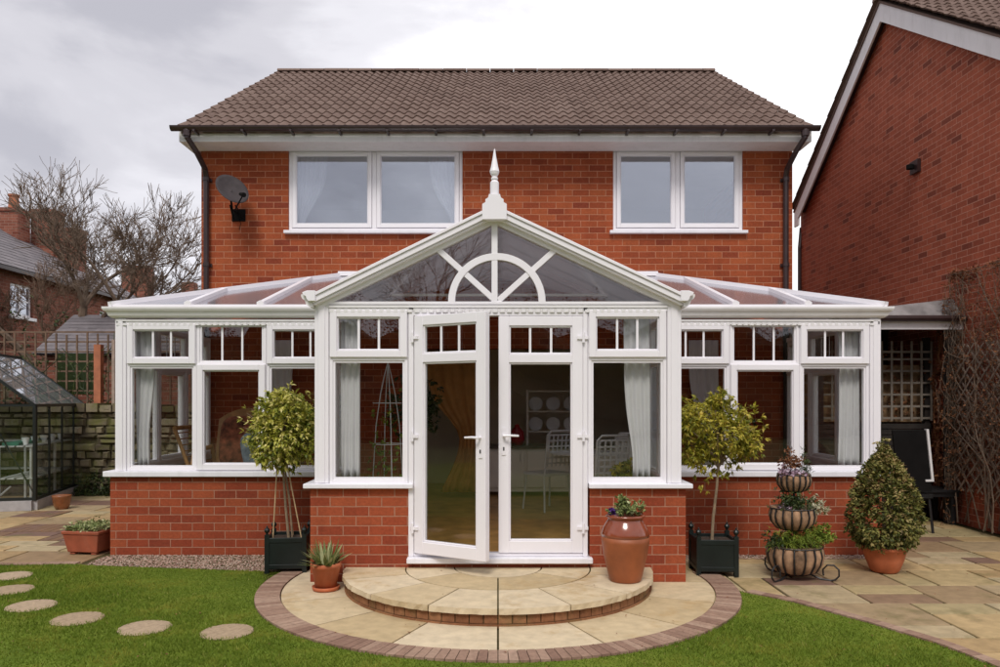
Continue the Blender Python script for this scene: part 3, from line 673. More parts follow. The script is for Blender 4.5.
def curtain(u0, u1, z0, z1, y, mat, label, tie=None, folds=7, dirv=(1,0), cat='curtain', w_tie=0.35, group='curtains'):
    """pleated cloth hanging in plane; tie=(z, side) gathers the cloth"""
    mb = MB(); nu, nz = folds*6, 16; vs = []
    for j in range(nz+1):
        z = z1+(z0-z1)*j/nz
        for i in range(nu+1):
            f = i/nu
            a, b = u0, u1
            if tie:
                zt, side = tie; k = math.exp(-((z-zt)/0.45)**2)*(1-w_tie) if z > zt else (1-w_tie)*math.exp(-((z-zt)/0.8)**2)
                if side < 0: b = u0+(u1-u0)*(1-k)
                else: a = u1-(u1-u0)*(1-k)
            u = a+(b-a)*f; off = 0.022*math.sin(f*folds*2*math.pi+0.6*math.sin(z*3))+0.01*math.sin(f*17+z*2)
            vs.append((u*dirv[0]-off*dirv[1]+(y[0] if isinstance(y, tuple) else 0), (u*dirv[1]+off*dirv[0]) + (y[1] if isinstance(y, tuple) else y), z))
    fs = [(j*(nu+1)+i, j*(nu+1)+i+1, (j+1)*(nu+1)+i+1, (j+1)*(nu+1)+i) for j in range(nz) for i in range(nu)]
    mb.add(vs, fs, 0.5)
    cx = sum(v[0] for v in vs)/len(vs); cy = sum(v[1] for v in vs)/len(vs)
    o = mb.build('curtain', mat, off=(cx, cy, z0), smooth=True)
    s = o.modifiers.new('cloth', 'SOLIDIFY'); s.thickness = 0.003
    return tag(o, label, cat, group)
curtain(-2.80, -2.35, 3.9, 4.98, HY+0.16, 'curtain_white', 'pale curtain tied at the left side of the wide upstairs window', (3.95, -1), w_tie=0.3)
curtain(-0.95, -0.50, 3.9, 4.98, HY+0.16, 'curtain_white', 'pale curtain tied at the right side of the wide upstairs window', (3.95, 1), w_tie=0.3)

# satellite dish
dish = empty('satellite_dish', (-3.56, HY, 4.30), 'grey satellite dish mounted on the brick wall beside the left downpipe', 'satellite dish')
c = Vector((-3.50, HY-0.34, 4.33)); nrm = Vector((0.52, -0.60, 0.52)).normalized()
q = nrm.to_track_quat('Z', 'Y').to_matrix()
mb = MB(); vs = []; n_ = 28
for k in range(7):
    r = 0.24*k/6
    for j in range(n_):
        a = 2*math.pi*j/n_; vs.append(c+q@Vector((r*0.9*math.cos(a), r*1.05*math.sin(a), 0.9*r*r)))
mb.add(vs, [(i*n_+j, i*n_+(j+1)%n_, (i+1)*n_+(j+1)%n_, (i+1)*n_+j) for i in range(6) for j in range(n_)], 0.5)
do = mb.build('reflector', 'dish_grey', dish, smooth=True); s = do.modifiers.new('t', 'SOLIDIFY'); s.thickness = 0.008
mb = MB(); fp = c+Vector((0.235, -0.22, -0.10)); mb.tube([c+Vector((0.05, 0.0, -0.24)), fp], 0.010, 6); mb.build('feed_arm', 'rubber_black', dish)
mb = MB(); fd = (c-fp).normalized(); mb.tube([fp-fd*0.02, fp+fd*0.08], [0.032, 0.02], 10); mb.build('receiver', 'rubber_black', dish)
mb = MB(); mb.tube([c+Vector((-0.02,0.03,-0.02)), c+Vector((-0.02,0.10,-0.20)), (-3.52, HY-0.02, 4.12)], 0.014, 8); mb.box(-3.6, -3.42, HY-0.02, HY-0.002, 4.02, 4.18)
mb.tube([(-3.58, HY-0.02, 4.06), c+Vector((-0.04,0.08,-0.16))], 0.010, 6); mb.tube([(-3.44, HY-0.02, 4.06), c+Vector((0.03,0.08,-0.16))], 0.010, 6)
mb.tube([(-3.5, HY-0.02, 4.05), (-3.47, HY-0.05, 3.98), (-3.50, HY-0.02, 3.9)], 0.004, 5)
mb.build('wall_bracket', 'rubber_black', dish)

# ================================================================ CONSERVATORY
BY, WY, BX, WX = 6.64, 7.84, 1.62, 3.94
BYB = 10.29
con = empty('conservatory', (0, BY, 0), 'white framed conservatory with brick base, sunburst gable and open french doors', 'conservatory')
FZ = 0.22
# dwarf walls
mb = MB(); th = 0.25
for s_ in (-1, 1):
    mb = MB(); x0, x1 = sorted((s_*0.745 if s_ < 0 else 0.80, s_*1.64)); mb.box(x0, x1, BY, BY+th, 0, 0.83)
    x0, x1 = sorted((s_*1.64, s_*(1.64-th))); mb.box(x0, x1, BY+th, WY+th, 0, 0.83)
    x0, x1 = sorted((s_*1.64, s_*4.0)); mb.box(x0, x1, WY, WY+th, 0, 0.81) 
    x0, x1 = sorted((s_*4.0, s_*(4.0-th))); mb.box(x0, x1, WY+th, BYB, 0, 0.81)
    mb.build('dwarf_wall', 'bay_brick', con)
mb = MB(); mb.box(-1.6, 1.6, BY+0.03, WY+0.4, 0.02, FZ-0.01); mb.box(-3.9, 3.9, WY+0.3, BYB+3.2, 0.02, FZ); mb.box(-1.38, 1.38, BY+0.27, WY+0.3, 0.02, FZ+0.0)
mb.build('floor', 'wood_floor', con)
# sills
mb = MB()
for s_ in (-1, 1):
    mb = MB(); x0, x1 = sorted((s_*0.74 if s_ < 0 else 0.79, s_*1.69)); mb.box(x0, x1, BY-0.06, BY+0.10, 0.832, 0.872)
    x0, x1 = sorted((s_*1.69, s_*1.55)); mb.box(x0, x1, BY+0.10, WY-0.06, 0.832, 0.872)
    x0, x1 = sorted((s_*1.55, s_*4.05)); mb.box(x0, x1, WY-0.06, WY+0.10, 0.812, 0.868)
    x0, x1 = sorted((s_*4.05, s_*3.88)); mb.box(x0, x1, WY+0.10, BYB, 0.812, 0.868)
    mb.build('sill', 'sill_plastic', con, bevel=0.005)
mb = MB(); mb.box(-0.79, 0.82, BY-0.08, BY+0.12, 0.185, 0.232); mb.build('door_sill', 'sill_plastic', con, bevel=0.005)
mb = MB(); mb.box(-0.74, 0.79, BY+0.0, BY+0.25, 0.0, 0.183); mb.build('threshold_brickwork', 'bay_brick', con)

def Tmap(o, u, n):
    o, u, n = Vector(o), Vector(u), Vector(n)
    return lambda p: o+u*p.x+n*p.y+Vector((0,0,p.z))
ZB, ZT = 0.872, 2.43
def win_unit(T, u0, u1, kind, zb=0.87):
    """n is measured inwards from the outer face"""
    mb = MB(T)
    a, b = u0+0.0015, u1-0.0015
    tr0, tr1 = (1.945, 1.99)
    mb.box(a, a+0.03, 0, 0.07, zb, ZT); mb.box(b-0.03, b, 0, 0.07, zb, ZT)
    mb.box(a+0.03, b-0.03, 0, 0.07, zb, zb+0.035); mb.box(a+0.03, b-0.03, 0, 0.07, 2.375, ZT)
    mb.box(a+0.03, b-0.03, 0, 0.07, tr0, tr1)
    f = mb.build('window', 'white_plastic', con, bevel=0.003)
    def fixed(z0, z1, bars):
        m2 = MB(T); m2.ring(a+0.0305, b-0.0305, z0+.0005, z1-.0005, 0.018, 0.012, 0.06); m2.build('glazing_bead', 'white_plastic', f)
        gl(a+0.048, b-0.048, z0+0.018, z1-0.018, bars, 0.03)
    def gl(p, q, z0, z1, bars, nn):
        g_ = MB(T); g_.box(p, q, nn, nn+0.012, z0, z1); g_.build('pane', 'window_glass', f)
        if bars:
            for k in (1, 2):
                c_ = p+(q-p)*k/3; MB(T).box(c_-0.010, c_+0.010, nn-0.006, nn-0.0005, z0, z1).build('glazing_bar', 'white_plastic', f)
    def sash(z0, z1, bars):
        m2 = MB(T); m2.ring(a+0.006, b-0.006, z0, z1, 0.062, -0.022, 0.055); m2.ring(a+0.068, b-0.068, z0+0.062, z1-0.062, 0.012, -0.008, 0.045)
        m2.build('opening_sash', 'white_plastic', f, bevel=0.005)
        gl(a+0.079, b-0.079, z0+0.073, z1-0.073, bars, 0.012)
    if kind == 'A':
        fixed(zb+0.035, tr0, False); sash(1.972, 2.385, True)
    else:
        sash(zb+0.008, 1.968, False); fixed(tr1, 2.375, True)
    return f
def run(o, u, n, L_, kinds, zb=0.87, start=0.0):
    T = Tmap(o, u, n); w_ = L_/len(kinds)
    for k, kd in enumerate(kinds): win_unit(T, start+k*w_, start+(k+1)*w_, kd, zb)
# bay front
run((-1.475, BY, 0), (1,0,0), (0,1,0), 0.69, 'A'); run((0.785, BY, 0), (1,0,0), (0,1,0), 0.69, 'A')
# wing fronts
run((-3.83, WY, 0), (1,0,0), (0,1,0), 2.16, 'ABA'); run((1.67, WY, 0), (1,0,0), (0,1,0), 2.16, 'ABA')
# returns of the bay and outer sides
for s_ in (-1, 1):
    run((s_*1.60, BY+0.10, 0), (0,1,0), (-s_,0,0), 1.12, 'AA'); run((s_*3.94, WY+0.10, 0), (0,1,0), (-s_,0,0), 2.30, 'ABA')
# corner posts
for s_ in (-1, 1):
    for p_, q_, yy, zz in ((1.477, 1.60, BY, 0.873), (3.832, 3.945, WY, 0.869), (1.601, 1.668, WY-0.018, 0.869)):
        mb = MB(); x0, x1 = sorted((s_*p_, s_*q_)); mb.box(x0, x1, yy-0.012, yy+0.098, zz, 2.44)
        if q_-p_ > 0.1: mb.box(x0+0.031, x1-0.031, yy-0.022, yy-0.0125, zz+0.002, 2.42)
        mb.build('corner_post', 'white_plastic', con, bevel=0.006)
# door frame
mb = MB(); mb.box(-0.782, -0.735, BY-0.012, BY+0.08, 0.233, 2.43); mb.box(0.742, 0.783, BY-0.012, BY+0.08, 0.233, 2.43)
mb.box(-0.735, 0.742, BY-0.01, BY+0.08, 2.335, 2.43); mb.box(-0.735, 0.742, BY, BY+0.08, 0.233, 0.262)
mb.build('door_frame', 'white_plastic', con, bevel=0.005)
def door_leaf(hx, hy, ang, wd, sgn):
    """hinge point, opening angle, width; sgn +1: leaf runs to the right of the hinge"""
    ca, sa = math.cos(R(ang)), math.sin(R(ang))
    T = Tmap((hx, hy, 0), (sgn*ca, -sa, 0), (sgn*sa*1.0, ca, 0))
    mb = MB(T); z0, z1 = 0.266, 2.332; st_ = 0.092
    mb.box(0, st_, 0, 0.065, z0, z1); mb.box(wd-st_, wd, 0, 0.065, z0, z1)
    mb.box(st_, wd-st_, 0, 0.065, z0, z0+0.105); mb.box(st_, wd-st_, 0, 0.065, z1-0.085, z1); mb.box(st_, wd-st_, 0, 0.065, 1.925, 2.0)
    mb.ring(st_, wd-st_, z0+0.105, 1.925, 0.014, 0.012, 0.05); mb.ring(st_, wd-st_, 2.0, z1-0.085, 0.014, 0.012, 0.05)
    d = mb.build('door', 'white_plastic', con, bevel=0.004)
    for a, b in ((z0+0.119, 1.911), (2.014, z1-0.099)):
        g_ = MB(T); g_.box(st_+0.013, wd-st_-0.013, 0.026, 0.038, a, b); g_.build('pane', 'window_glass', d)
    for k in (1, 2):
        c_ = st_+(wd-2*st_)*k/3; MB(T).box(c_-0.010, c_+0.010, 0.019, 0.0255, 2.014, z1-0.099).build('glazing_bar', 'white_plastic', d)
    m4 = MB(T); e_ = wd-0.045
    m4.box(e_-0.016, e_+0.016, -0.008, -0.001, 1.12, 1.36); m4.tube([(e_, -0.008, 1.29), (e_, -0.05, 1.29)], 0.010, 8); m4.tube([(e_+0.005, -0.05, 1.29), (e_-0.06, -0.052, 1.292), (e_-0.13, -0.045, 1.288)], [0.011, 0.010, 0.008], 8)
    m4.build('handle', 'white_plastic' , d)
    m5 = MB(T); m5.box(e_-0.006, e_+0.006, -0.011, -0.0085, 1.16, 1.19); m5.build('keyhole', 'rubber_black', d)
    for z in (0.47, 1.27, 2.13):
        m6 = MB(T); m6.box(-0.045, 0.05, -0.016, -0.001, z, z+0.028); m6.tube([(-0.004, -0.018, z-0.03), (-0.004, -0.018, z+0.058)], 0.012, 8); m6.build('hinge', 'white_plastic', d)
    return d
door_leaf(-0.733, BY-0.014, 31, 0.735, 1); door_leaf(0.740, BY-0.014, 0, 0.735, -1)

# eaves: fascia, dentils, gutters
def dentils(T, u0, u1, z, name='dentil_trim'):
    mb = MB(T); mb.box(u0, u1, -0.012, 0.05, z, z+0.028)
    u = u0+0.01
    while u < u1-0.03:
        mb.prism([(u, -0.024), (u+0.030, -0.024), (u+0.040, -0.0125), (u-0.010, -0.0125)], 'z', z-0.012, z+0.014); u += 0.062
    mb.box(u0, u1, -0.022, 0.05, z+0.029, z+0.05)
    return mb.build(name, 'gutter_white', con)
def T_front(y): return Tmap((0, y, 0), (1,0,0), (0,1,0))
dentils(T_front(BY), -1.475, 1.475, 2.376)
dentils(T_front(WY), -3.93, -1.66, 2.375+0.005); dentils(T_front(WY), 1.66, 3.93, 2.375+0.005)
for s_ in (-1, 1): dentils(Tmap((s_*3.94, 0, 0), (0,1,0), (-s_,0,0)), WY+0.02, BYB, 2.38)
mb = MB()
og = [(0.0, 2.445), (-0.03, 2.445), (-0.055, 2.465), (-0.068, 2.50), (-0.09, 2.515), (-0.10, 2.535), (-0.10, 2.553), (0.0, 2.553)]
for s_ in (-1, 1):
    mb = MB(); x0, x1 = sorted((s_*1.66, s_*3.94)); mb.prism([(WY-0.0+p[0], p[1]) for p in og], 'x', x0, x1)
    # mitred corner and side gutter
    P_ = [(-p[0], p[1]) for p in og]
    n_ = len(og); vs = [(s_*(3.94), WY+p[0], p[1]) for p in og]+[(s_*(3.94-p[0]), WY+p[0], p[1]) for p in og]
    mb.add(vs, [(i, (i+1)%n_, (i+1)%n_+n_, i+n_) for i in range(n_)])
    vs = [(s_*(3.94-p[0]), WY+p[0], p[1]) for p in og]+[(s_*(3.94-p[0]), BYB, p[1]) for p in og]
    mb.add(vs, [(i, (i+1)%n_, (i+1)%n_+n_, i+n_) for i in range(n_)])
    # side gutters of the bay (run back from the gable ends)
    vs = [(s_*(1.60-p[0]), BY-0.08, p[1]-0.04) for p in og]+[(s_*(1.60-p[0]), WY-0.1, p[1]-0.04) for p in og]
    mb.add(vs, [(i, (i+1)%n_, (i+1)%n_+n_, i+n_) for i in range(n_)]+[tuple(range(n_))])
    mb.build('gutter', 'gutter_white', con)
# roof geometry
ZE, ZRG = 2.565, 3.29
AX = 2.15                     # where the hip meets the house
E = 3.97; YE = WY-0.07
def hip_pt(t, s_): return Vector((s_*(E+(AX-E)*t), YE+(BYB-0.05-YE)*t, ZE+(ZRG-0.02-ZE)*t))
mbp = {}
roofp = MB()
gy0 = BY-0.04
gs = (ZRG-ZE)/1.66
ZC = 3.235; gsc = (ZC-2.475)/1.62
kk = (ZRG-0.02-ZE)/(BYB-0.05-YE); YV = YE+(ZC-ZE)/kk
for s_ in (-1, 1):
    # wing slopes, hip end and the central gable slopes, meeting in a valley
    top = Vector((s_*AX, BYB-0.05, ZRG-0.02)); cor = Vector((s_*E, YE, ZE))
    v0 = Vector((s_*(ZC-ZE)/gsc, YE, ZE)); v1 = Vector((0, YV, ZC))
    for pts in ([cor, v0, v1, Vector((0, BYB-0.05, ZRG-0.02)), top], [cor, top, Vector((s_*E, BYB-0.05, ZE))], [Vector((s_*1.62, gy0+0.03, 2.475)), Vector((0, gy0+0.03, ZC)), v1, v0, Vector((s_*1.62, YE, 2.475))]):
        lo = [p-Vector((0,0,0.02)) for p in pts]; n_ = len(pts)
        roofp.add(pts+lo, [tuple(range(n_)), tuple(range(2*n_-1, n_-1, -1))]+[(i, i+n_, (i+1)%n_+n_, (i+1)%n_) for i in range(n_)], 0.5)
rp = roofp.build('roof', 'bronze_sheet', con)
mb = MB(); up = Vector((0,0,0.016))
for s_ in (-1, 1):
    top = Vector((s_*AX, BYB-0.05, ZRG-0.02)); k = (top.z-ZE)/(top.y-YE); cor = Vector((s_*E, YE, ZE))
    mb.bar(cor+up, top+up, 0.075, 0.05)                                     # hip
    for X in (3.17, 2.43):
        t = (E-X)/(E-AX); hp = hip_pt(min(t, 1), s_); mb.bar(Vector((s_*X, YE, ZE))+up, hp+up, 0.055, 0.045)
        mb.add([Vector((s_*X-0.035, YE-0.012, ZE-0.01)), Vector((s_*X+0.035, YE-0.012, ZE-0.01)), Vector((s_*X+0.035, YE-0.012, ZE+0.035)), Vector((s_*X, YE-0.012, ZE+0.055)), Vector((s_*X-0.035, YE-0.012, ZE+0.035)),
                Vector((s_*X-0.035, YE+0.03, ZE-0.01)), Vector((s_*X+0.035, YE+0.03, ZE-0.01)), Vector((s_*X+0.035, YE+0.03, ZE+0.035)), Vector((s_*X, YE+0.03, ZE+0.055)), Vector((s_*X-0.035, YE+0.03, ZE+0.035))],
               [(0,1,2,3,4),(9,8,7,6,5)]+[(i, i+5, (i+1)%5+5, (i+1)%5) for i in range(5)])
    for X in (1.70,):
        mb.bar(Vector((s_*X, YE, ZE))+up, Vector((s_*X, BYB-0.1, ZRG-0.04))+up, 0.05, 0.045)
    for Y in (8.6, 9.4):
        t = (Y-YE)/(BYB-0.05-YE); mb.bar(Vector((s_*E, Y, ZE))+up, hip_pt(t, s_)+up, 0.05, 0.045)
    for Y in (7.2, 7.72, 8.4, 9.1):
        x = (ZC-(ZE+kk*(Y-YE)))/gsc if Y > YE else 1.62
        mb.bar(Vector((s_*x, Y, ZC-gsc*x))+up*0.5, Vector((0, Y, ZC))+up*0.5, 0.05, 0.03)
    # eaves beam along front and side
    mb.box(*sorted((s_*1.66, s_*(E))), YE-0.005, YE+0.05, ZE-0.010, ZE+0.012)
    mb.box(*sorted((s_*(E-0.05), s_*(E+0.005))), YE+0.051, BYB-0.05, ZE-0.010, ZE+0.012)
    mb.bar(top+Vector((0,0.0,0.03)), Vector((0, BYB-0.05, ZRG+0.01)), 0.06, 0.06)
mb.box(-0.045, 0.045, gy0+0.08, YV, ZC-0.02, ZC+0.03)
mb.build('glazing_bars', 'white_plastic', rp)
mb = MB(); mb.box(-AX-0.02, AX+0.02, BYB-0.02, BYB+0.008, ZRG-0.02, ZRG+0.03); mb.build('wall_flashing', 'white_plastic', rp)
# gable front: barge, frame, sunburst
gx = -0.03                                 # apex sits a touch left, as in the photograph
AP = 3.28; EV = 2.50; HWD = 1.63
mb = MB()
def rake(y0, y1, d0, d1, hw=HWD, ap=AP, ev=EV, m=None):
    """slanted boards parallel to the gable, d0..d1 measured square below the top edge"""
    for s_ in (-1, 1):
        e0 = Vector((s_*hw, 0, ev)); a0 = Vector((gx, 0, ap)); dr = (a0-e0).normalized(); nn = Vector((-dr.z*(1), 0, dr.x))
        if nn.z < 0: nn = -nn
        def cut(d):   # shift downwards by d, cut vertically at apex
            p = e0-nn*d; t = (gx-p.x)/dr.x; return p, p+dr*t
        p0, q0 = cut(d0); p1, q1 = cut(d1)
        vs = [Vector((v.x, y, v.z)) for y in (y0, y1) for v in (p0, q0, q1, p1)]
        (m or mb).add(vs, [(0,1,2,3),(7,6,5,4),(0,4,5,1),(1,5,6,2),(2,6,7,3),(3,7,4,0)])
rake(gy0-0.07, gy0+0.05, 0.0, 0.026); rake(gy0-0.055, gy0+0.05, 0.027, 0.072); rake(gy0-0.035, gy0+0.05, 0.073, 0.092)
mb.build('barge_board', 'white_plastic', con, bevel=0.003)
mb = MB()
for s_ in (-1, 1):
    pts = [(1.57, 2.45), (1.63, 2.45), (1.645, 2.47), (1.65, 2.49), (1.675, 2.50), (1.682, 2.525), (1.64, 2.54), (1.57, 2.54)]
    mb = MB(); mb.prism([(s_*a, b) for a, b in pts], 'y', BY-0.12, BY-0.045)
    mb.build('gutter_end', 'white_plastic', con, bevel=0.003)
mb = MB()
GZ = 2.436
rake(BY-0.02, BY+0.05, 0.080, 0.128, m=mb)
mb.box(-1.50, 1.50, BY-0.018, BY+0.05, GZ-0.003, GZ+0.022)
cx_ = gx+0.02; cz_ = GZ+0.02
def seg(a, b, w_=0.055): mb.bar((a[0], BY+0.012, a[1]), (b[0], BY+0.012, b[1]), w_, 0.055, up=(0,1,0))
apx = AP-0.15
seg((gx, cz_), (gx, apx+0.05), 0.052)
mb2 = mb
for s_ in (-1, 1):
    mb.bar((cx_, BY+0.0145, cz_), (cx_+s_*0.565, BY+0.0145, cz_+0.505), 0.05, 0.051, up=(0,1,0))
na = 28
vs = []
for yy in (BY-0.018, BY+0.042):
    for r in (0.365, 0.425):
        for k in range(na+1):
            a = math.pi*k/na; vs.append((cx_+r*math.cos(a), yy, cz_+r*math.sin(a)))
m1 = na+1; fs = []
for k in range(na): fs += [(k, k+1, m1+k+1, m1+k), (2*m1+k+1, 2*m1+k, 3*m1+k, 3*m1+k+1), (k+1, k, 2*m1+k, 2*m1+k+1), (m1+k, m1+k+1, 3*m1+k+1, 3*m1+k)]
mb.add(vs, fs)
gf = mb.build('gable_frame', 'white_plastic', con, bevel=0.002)
mb = MB(); mb.prism([(-1.47, GZ+0.010), (1.47, GZ+0.010), (gx, AP-0.12)], 'y', BY+0.020, BY+0.030)
mb.build('pane', 'window_glass', gf)
# header behind dentils
MB().box(-1.15, 1.15, 7.9, 7.93, 2.68, 2.705).build('tie_bar', 'white_plastic', con)
# back of the head rail
MB().box(-1.48, 1.48, BY+0.072, BY+0.10, 2.36, 2.455).build('head_rail', 'white_plastic', con)
# finial
fin = MB(); fy = gy0-0.03
fin.prism([(gx+a_, 3.15+b_) for a_, b_ in ((-0.105,0), (0.105,0), (0.105,0.13), (0.078,0.145), (0.078,0.17), (0.055,0.185), (0.047,0.215), (-0.047,0.215), (-0.055,0.185), (-0.078,0.17), (-0.078,0.145), (-0.105,0.13))], 'y', fy-0.06, fy+0.05)
fin.lathe([(0.038, 0), (0.038, 0.115), (0.028, 0.128), (0.022, 0.133), (0.030, 0.144), (0.030, 0.155), (0.02, 0.165), (0.034, 0.185), (0.042, 0.21), (0.034, 0.24), (0.018, 0.32), (0.006, 0.40), (0.0, 0.41)], (gx, fy-0.005, 3.362), 20)
fin.build('finial', 'white_plastic', con)

# ---------------------------------------------------------------- inside
curtain(-1.40, -1.23, 0.90, 2.36, BY+0.14, 'curtain_white', 'white curtain hanging in the bay window left of the open door', folds=3)
curtain(1.12, 1.36, 0.90, 2.36, BY+0.14, 'curtain_white', 'white curtain hanging in the bay window right of the doors', (1.0, 1), folds=3, w_tie=0.65)
curtain(-3.80, -3.60, 0.90, 2.36, WY+0.15, 'curtain_white', 'white curtain at the outer left corner of the conservatory', (1.2, -1), folds=3, w_tie=0.7)
curtain(3.58, 3.80, 0.90, 2.36, WY+0.15, 'curtain_white', 'white curtain at the outer right corner of the conservatory', folds=3)
curtain(-3.05, -2.75, 0.30, 2.4, BYB-0.12, 'curtain_white', 'white curtain against the house wall behind the cane chair', (1.1, -1), folds=3, w_tie=0.5)
curtain(2.55, 2.95, 0.30, 2.4, BYB-0.12, 'curtain_white', 'white curtain against the house wall in the right wing', (1.1, 1), folds=4, w_tie=0.5)
curtain(-1.0, -0.30, 0.30, 2.32, HY+0.42, 'curtain_ochre', 'ochre curtain tied back beside the inner doorway', (1.05, 1), folds=5, w_tie=0.35)

def chair_metal(loc, rz, label):
    t = empty('metal_chair', loc, label, 'chair', 'white metal dining chairs', rz)
    def b(mb, nm, mt): return mb.build(nm, mt, t, off=(0,0,0))
    for sx, sy in ((-1,-1),(1,-1),(-1,1),(1,1)):
        m_ = MB(); m_.tube([(sx*0.19, sy*0.18, 0.44), (sx*0.215, sy*0.22, 0.0)], 0.012, 8); b(m_, 'leg', 'chair_white')
    m_ = MB(); m_.box(-0.21, 0.21, -0.21, 0.21, 0.44, 0.475); b(m_, 'seat', 'chair_white')
    m_ = MB(); m_.tube([(-0.20, 0.20, 0.46), (-0.20, 0.26, 0.95), (-0.15, 0.27, 1.0), (0.15, 0.27, 1.0), (0.20, 0.26, 0.95), (0.20, 0.20, 0.46)], 0.013, 8); b(m_, 'back_frame', 'chair_white')
    m_ = MB()
    for k in range(6): x = -0.17+0.068*k; m_.bar((x, 0.215, 0.56), (x, 0.262, 0.96), 0.022, 0.006, up=(0,1,0))
    for k in range(6): z = 0.6+0.07*k; m_.bar((-0.19, 0.222+(z-0.56)*0.117-0.007, z), (0.19, 0.222+(z-0.56)*0.117-0.007, z), 0.006, 0.022)
    b(m_, 'lattice_back', 'chair_white'); return t
chair_metal((1.15, 8.35, FZ), R(200), 'white metal lattice-back chair behind the right bay window, nearer the door')
chair_metal((1.62, 8.85, FZ), R(160), 'white metal lattice-back chair behind the right bay curtain')
chair_metal((0.62, 9.6, FZ), R(215), 'metal chair seen through the closed door leaf')
tb = empty('dining_table', (1.1, 9.35, FZ), 'round glass-topped dining table between the metal chairs', 'table')
MB().lathe([(0.45, 0.72), (0.45, 0.735), (0, 0.735)], (1.1, 9.35, FZ), 32).build('table_top', 'chair_white', tb)
MB().lathe([(0.2, 0), (0.2, 0.02), (0.03, 0.05), (0.03, 0.715)], (1.1, 9.35, FZ), 16).build('pedestal', 'steel', tb)
# cane armchair
ZT_ = lambda p: Vector((p.x-0.27, p.y-0.42, FZ+(p.z-FZ)*1.34))
ac = empty('cane_armchair', (-3.02, 8.73, FZ), 'tan cane armchair with brown cushions inside the left wing', 'armchair')
for s_ in (-1, 1):
    m_ = MB(ZT_); m_.tube([(-2.75+s_*0.34, 9.5, FZ), (-2.75+s_*0.34, 9.45, FZ+0.45), (-2.75+s_*0.36, 9.4, FZ+0.62), (-2.75+s_*0.37, 8.9, FZ+0.60), (-2.75+s_*0.35, 8.8, FZ+0.5), (-2.75+s_*0.34, 8.82, FZ)], 0.022, 8); m_.build('arm_frame', 'cane', ac)
m_ = MB(ZT_); m_.box(-3.07, -2.43, 8.85, 9.45, FZ+0.30, FZ+0.34); m_.build('seat', 'cane', ac)
m_ = MB(ZT_); vs = []
for j in range(7):
    for i in range(9):
        a = -1+2*i/8; z = j/6; vs.append((-2.75+a*0.34, 9.42+0.22*z-0.06*abs(a)**2, FZ+0.34+0.62*z-0.1*a*a*z))
m_.add(vs, [(j*9+i, j*9+i+1, (j+1)*9+i+1, (j+1)*9+i) for j in range(6) for i in range(8)]); o = m_.build('backrest', 'cane', ac, smooth=True); s = o.modifiers.new('t', 'SOLIDIFY'); s.thickness = 0.03
def cushion(c, sx, sy, sz, mat, par, rot=(0,0,0), name='cushion'):
    m_ = MB(ZT_); M = Matrix.Rotation(rot[0],3,'X')@Matrix.Rotation(rot[1],3,'Y')@Matrix.Rotation(rot[2],3,'Z'); vs = []
    nu, nv = 20, 10
    for j in range(nv+1):
        p = -math.pi/2+math.pi*j/nv
        for i in range(nu):
            q = 2*math.pi*i/nu; sg = lambda v, e: math.copysign(abs(v)**e, v)
            v = Vector((sx*sg(math.cos(p),.6)*sg(math.cos(q),.5), sy*sg(math.cos(p),.6)*sg(math.sin(q),.5), sz*math.sin(p)))
            vs.append(Vector(c)+M@v)
    m_.add(vs, [(j*nu+i, j*nu+(i+1)%nu, (j+1)*nu+(i+1)%nu, (j+1)*nu+i) for j in range(nv) for i in range(nu)], .5); return m_.build(name, mat, par, smooth=True)
cushion((-2.75, 9.15, FZ+0.41), 0.30, 0.30, 0.07, 'cushion_brown', ac); cushion((-2.75, 9.42, FZ+0.66), 0.28, 0.24, 0.08, 'cushion_brown', ac, (R(72),0,0)); cushion((-2.55, 9.3, FZ+0.62), 0.18, 0.17, 0.06, 'cushion_blue', ac, (R(65),0,R(20)))
ZT_ = lambda p: Vector((p.x, p.y, FZ+(p.z-FZ)*1.12))
ch = empty('cane_chair', (-3.35, 8.65, FZ), 'low cane chair with blue cushion behind the left corner window', 'chair')
m_ = MB(ZT_); m_.tube([(-3.62, 8.5, FZ+0.95), (-3.40, 8.5, FZ+0.42), (-3.05, 8.5, FZ+0.33), (-3.03, 8.5, FZ)], 0.022, 8); m_.tube([(-3.62, 8.95, FZ+0.95), (-3.40, 8.95, FZ+0.42), (-3.05, 8.95, FZ+0.33), (-3.03, 8.95, FZ)], 0.022, 8)
m_.tube([(-3.62, 8.5, FZ+0.95), (-3.62, 8.95, FZ+0.95)], 0.022, 8); m_.tube([(-3.5, 8.5, FZ), (-3.42, 8.5, FZ+0.45)], 0.02, 8); m_.tube([(-3.5, 8.95, FZ), (-3.42, 8.95, FZ+0.45)], 0.02, 8)
for k in range(9): m_.bar((-3.60+k*0.025, 8.5, FZ+0.90-k*0.06), (-3.60+k*0.025, 8.95, FZ+0.90-k*0.06), 0.02, 0.01)
m_.build('frame', 'cane', ch); cushion((-3.22, 8.72, FZ+0.44), 0.2, 0.2, 0.05, 'cushion_blue', ch)
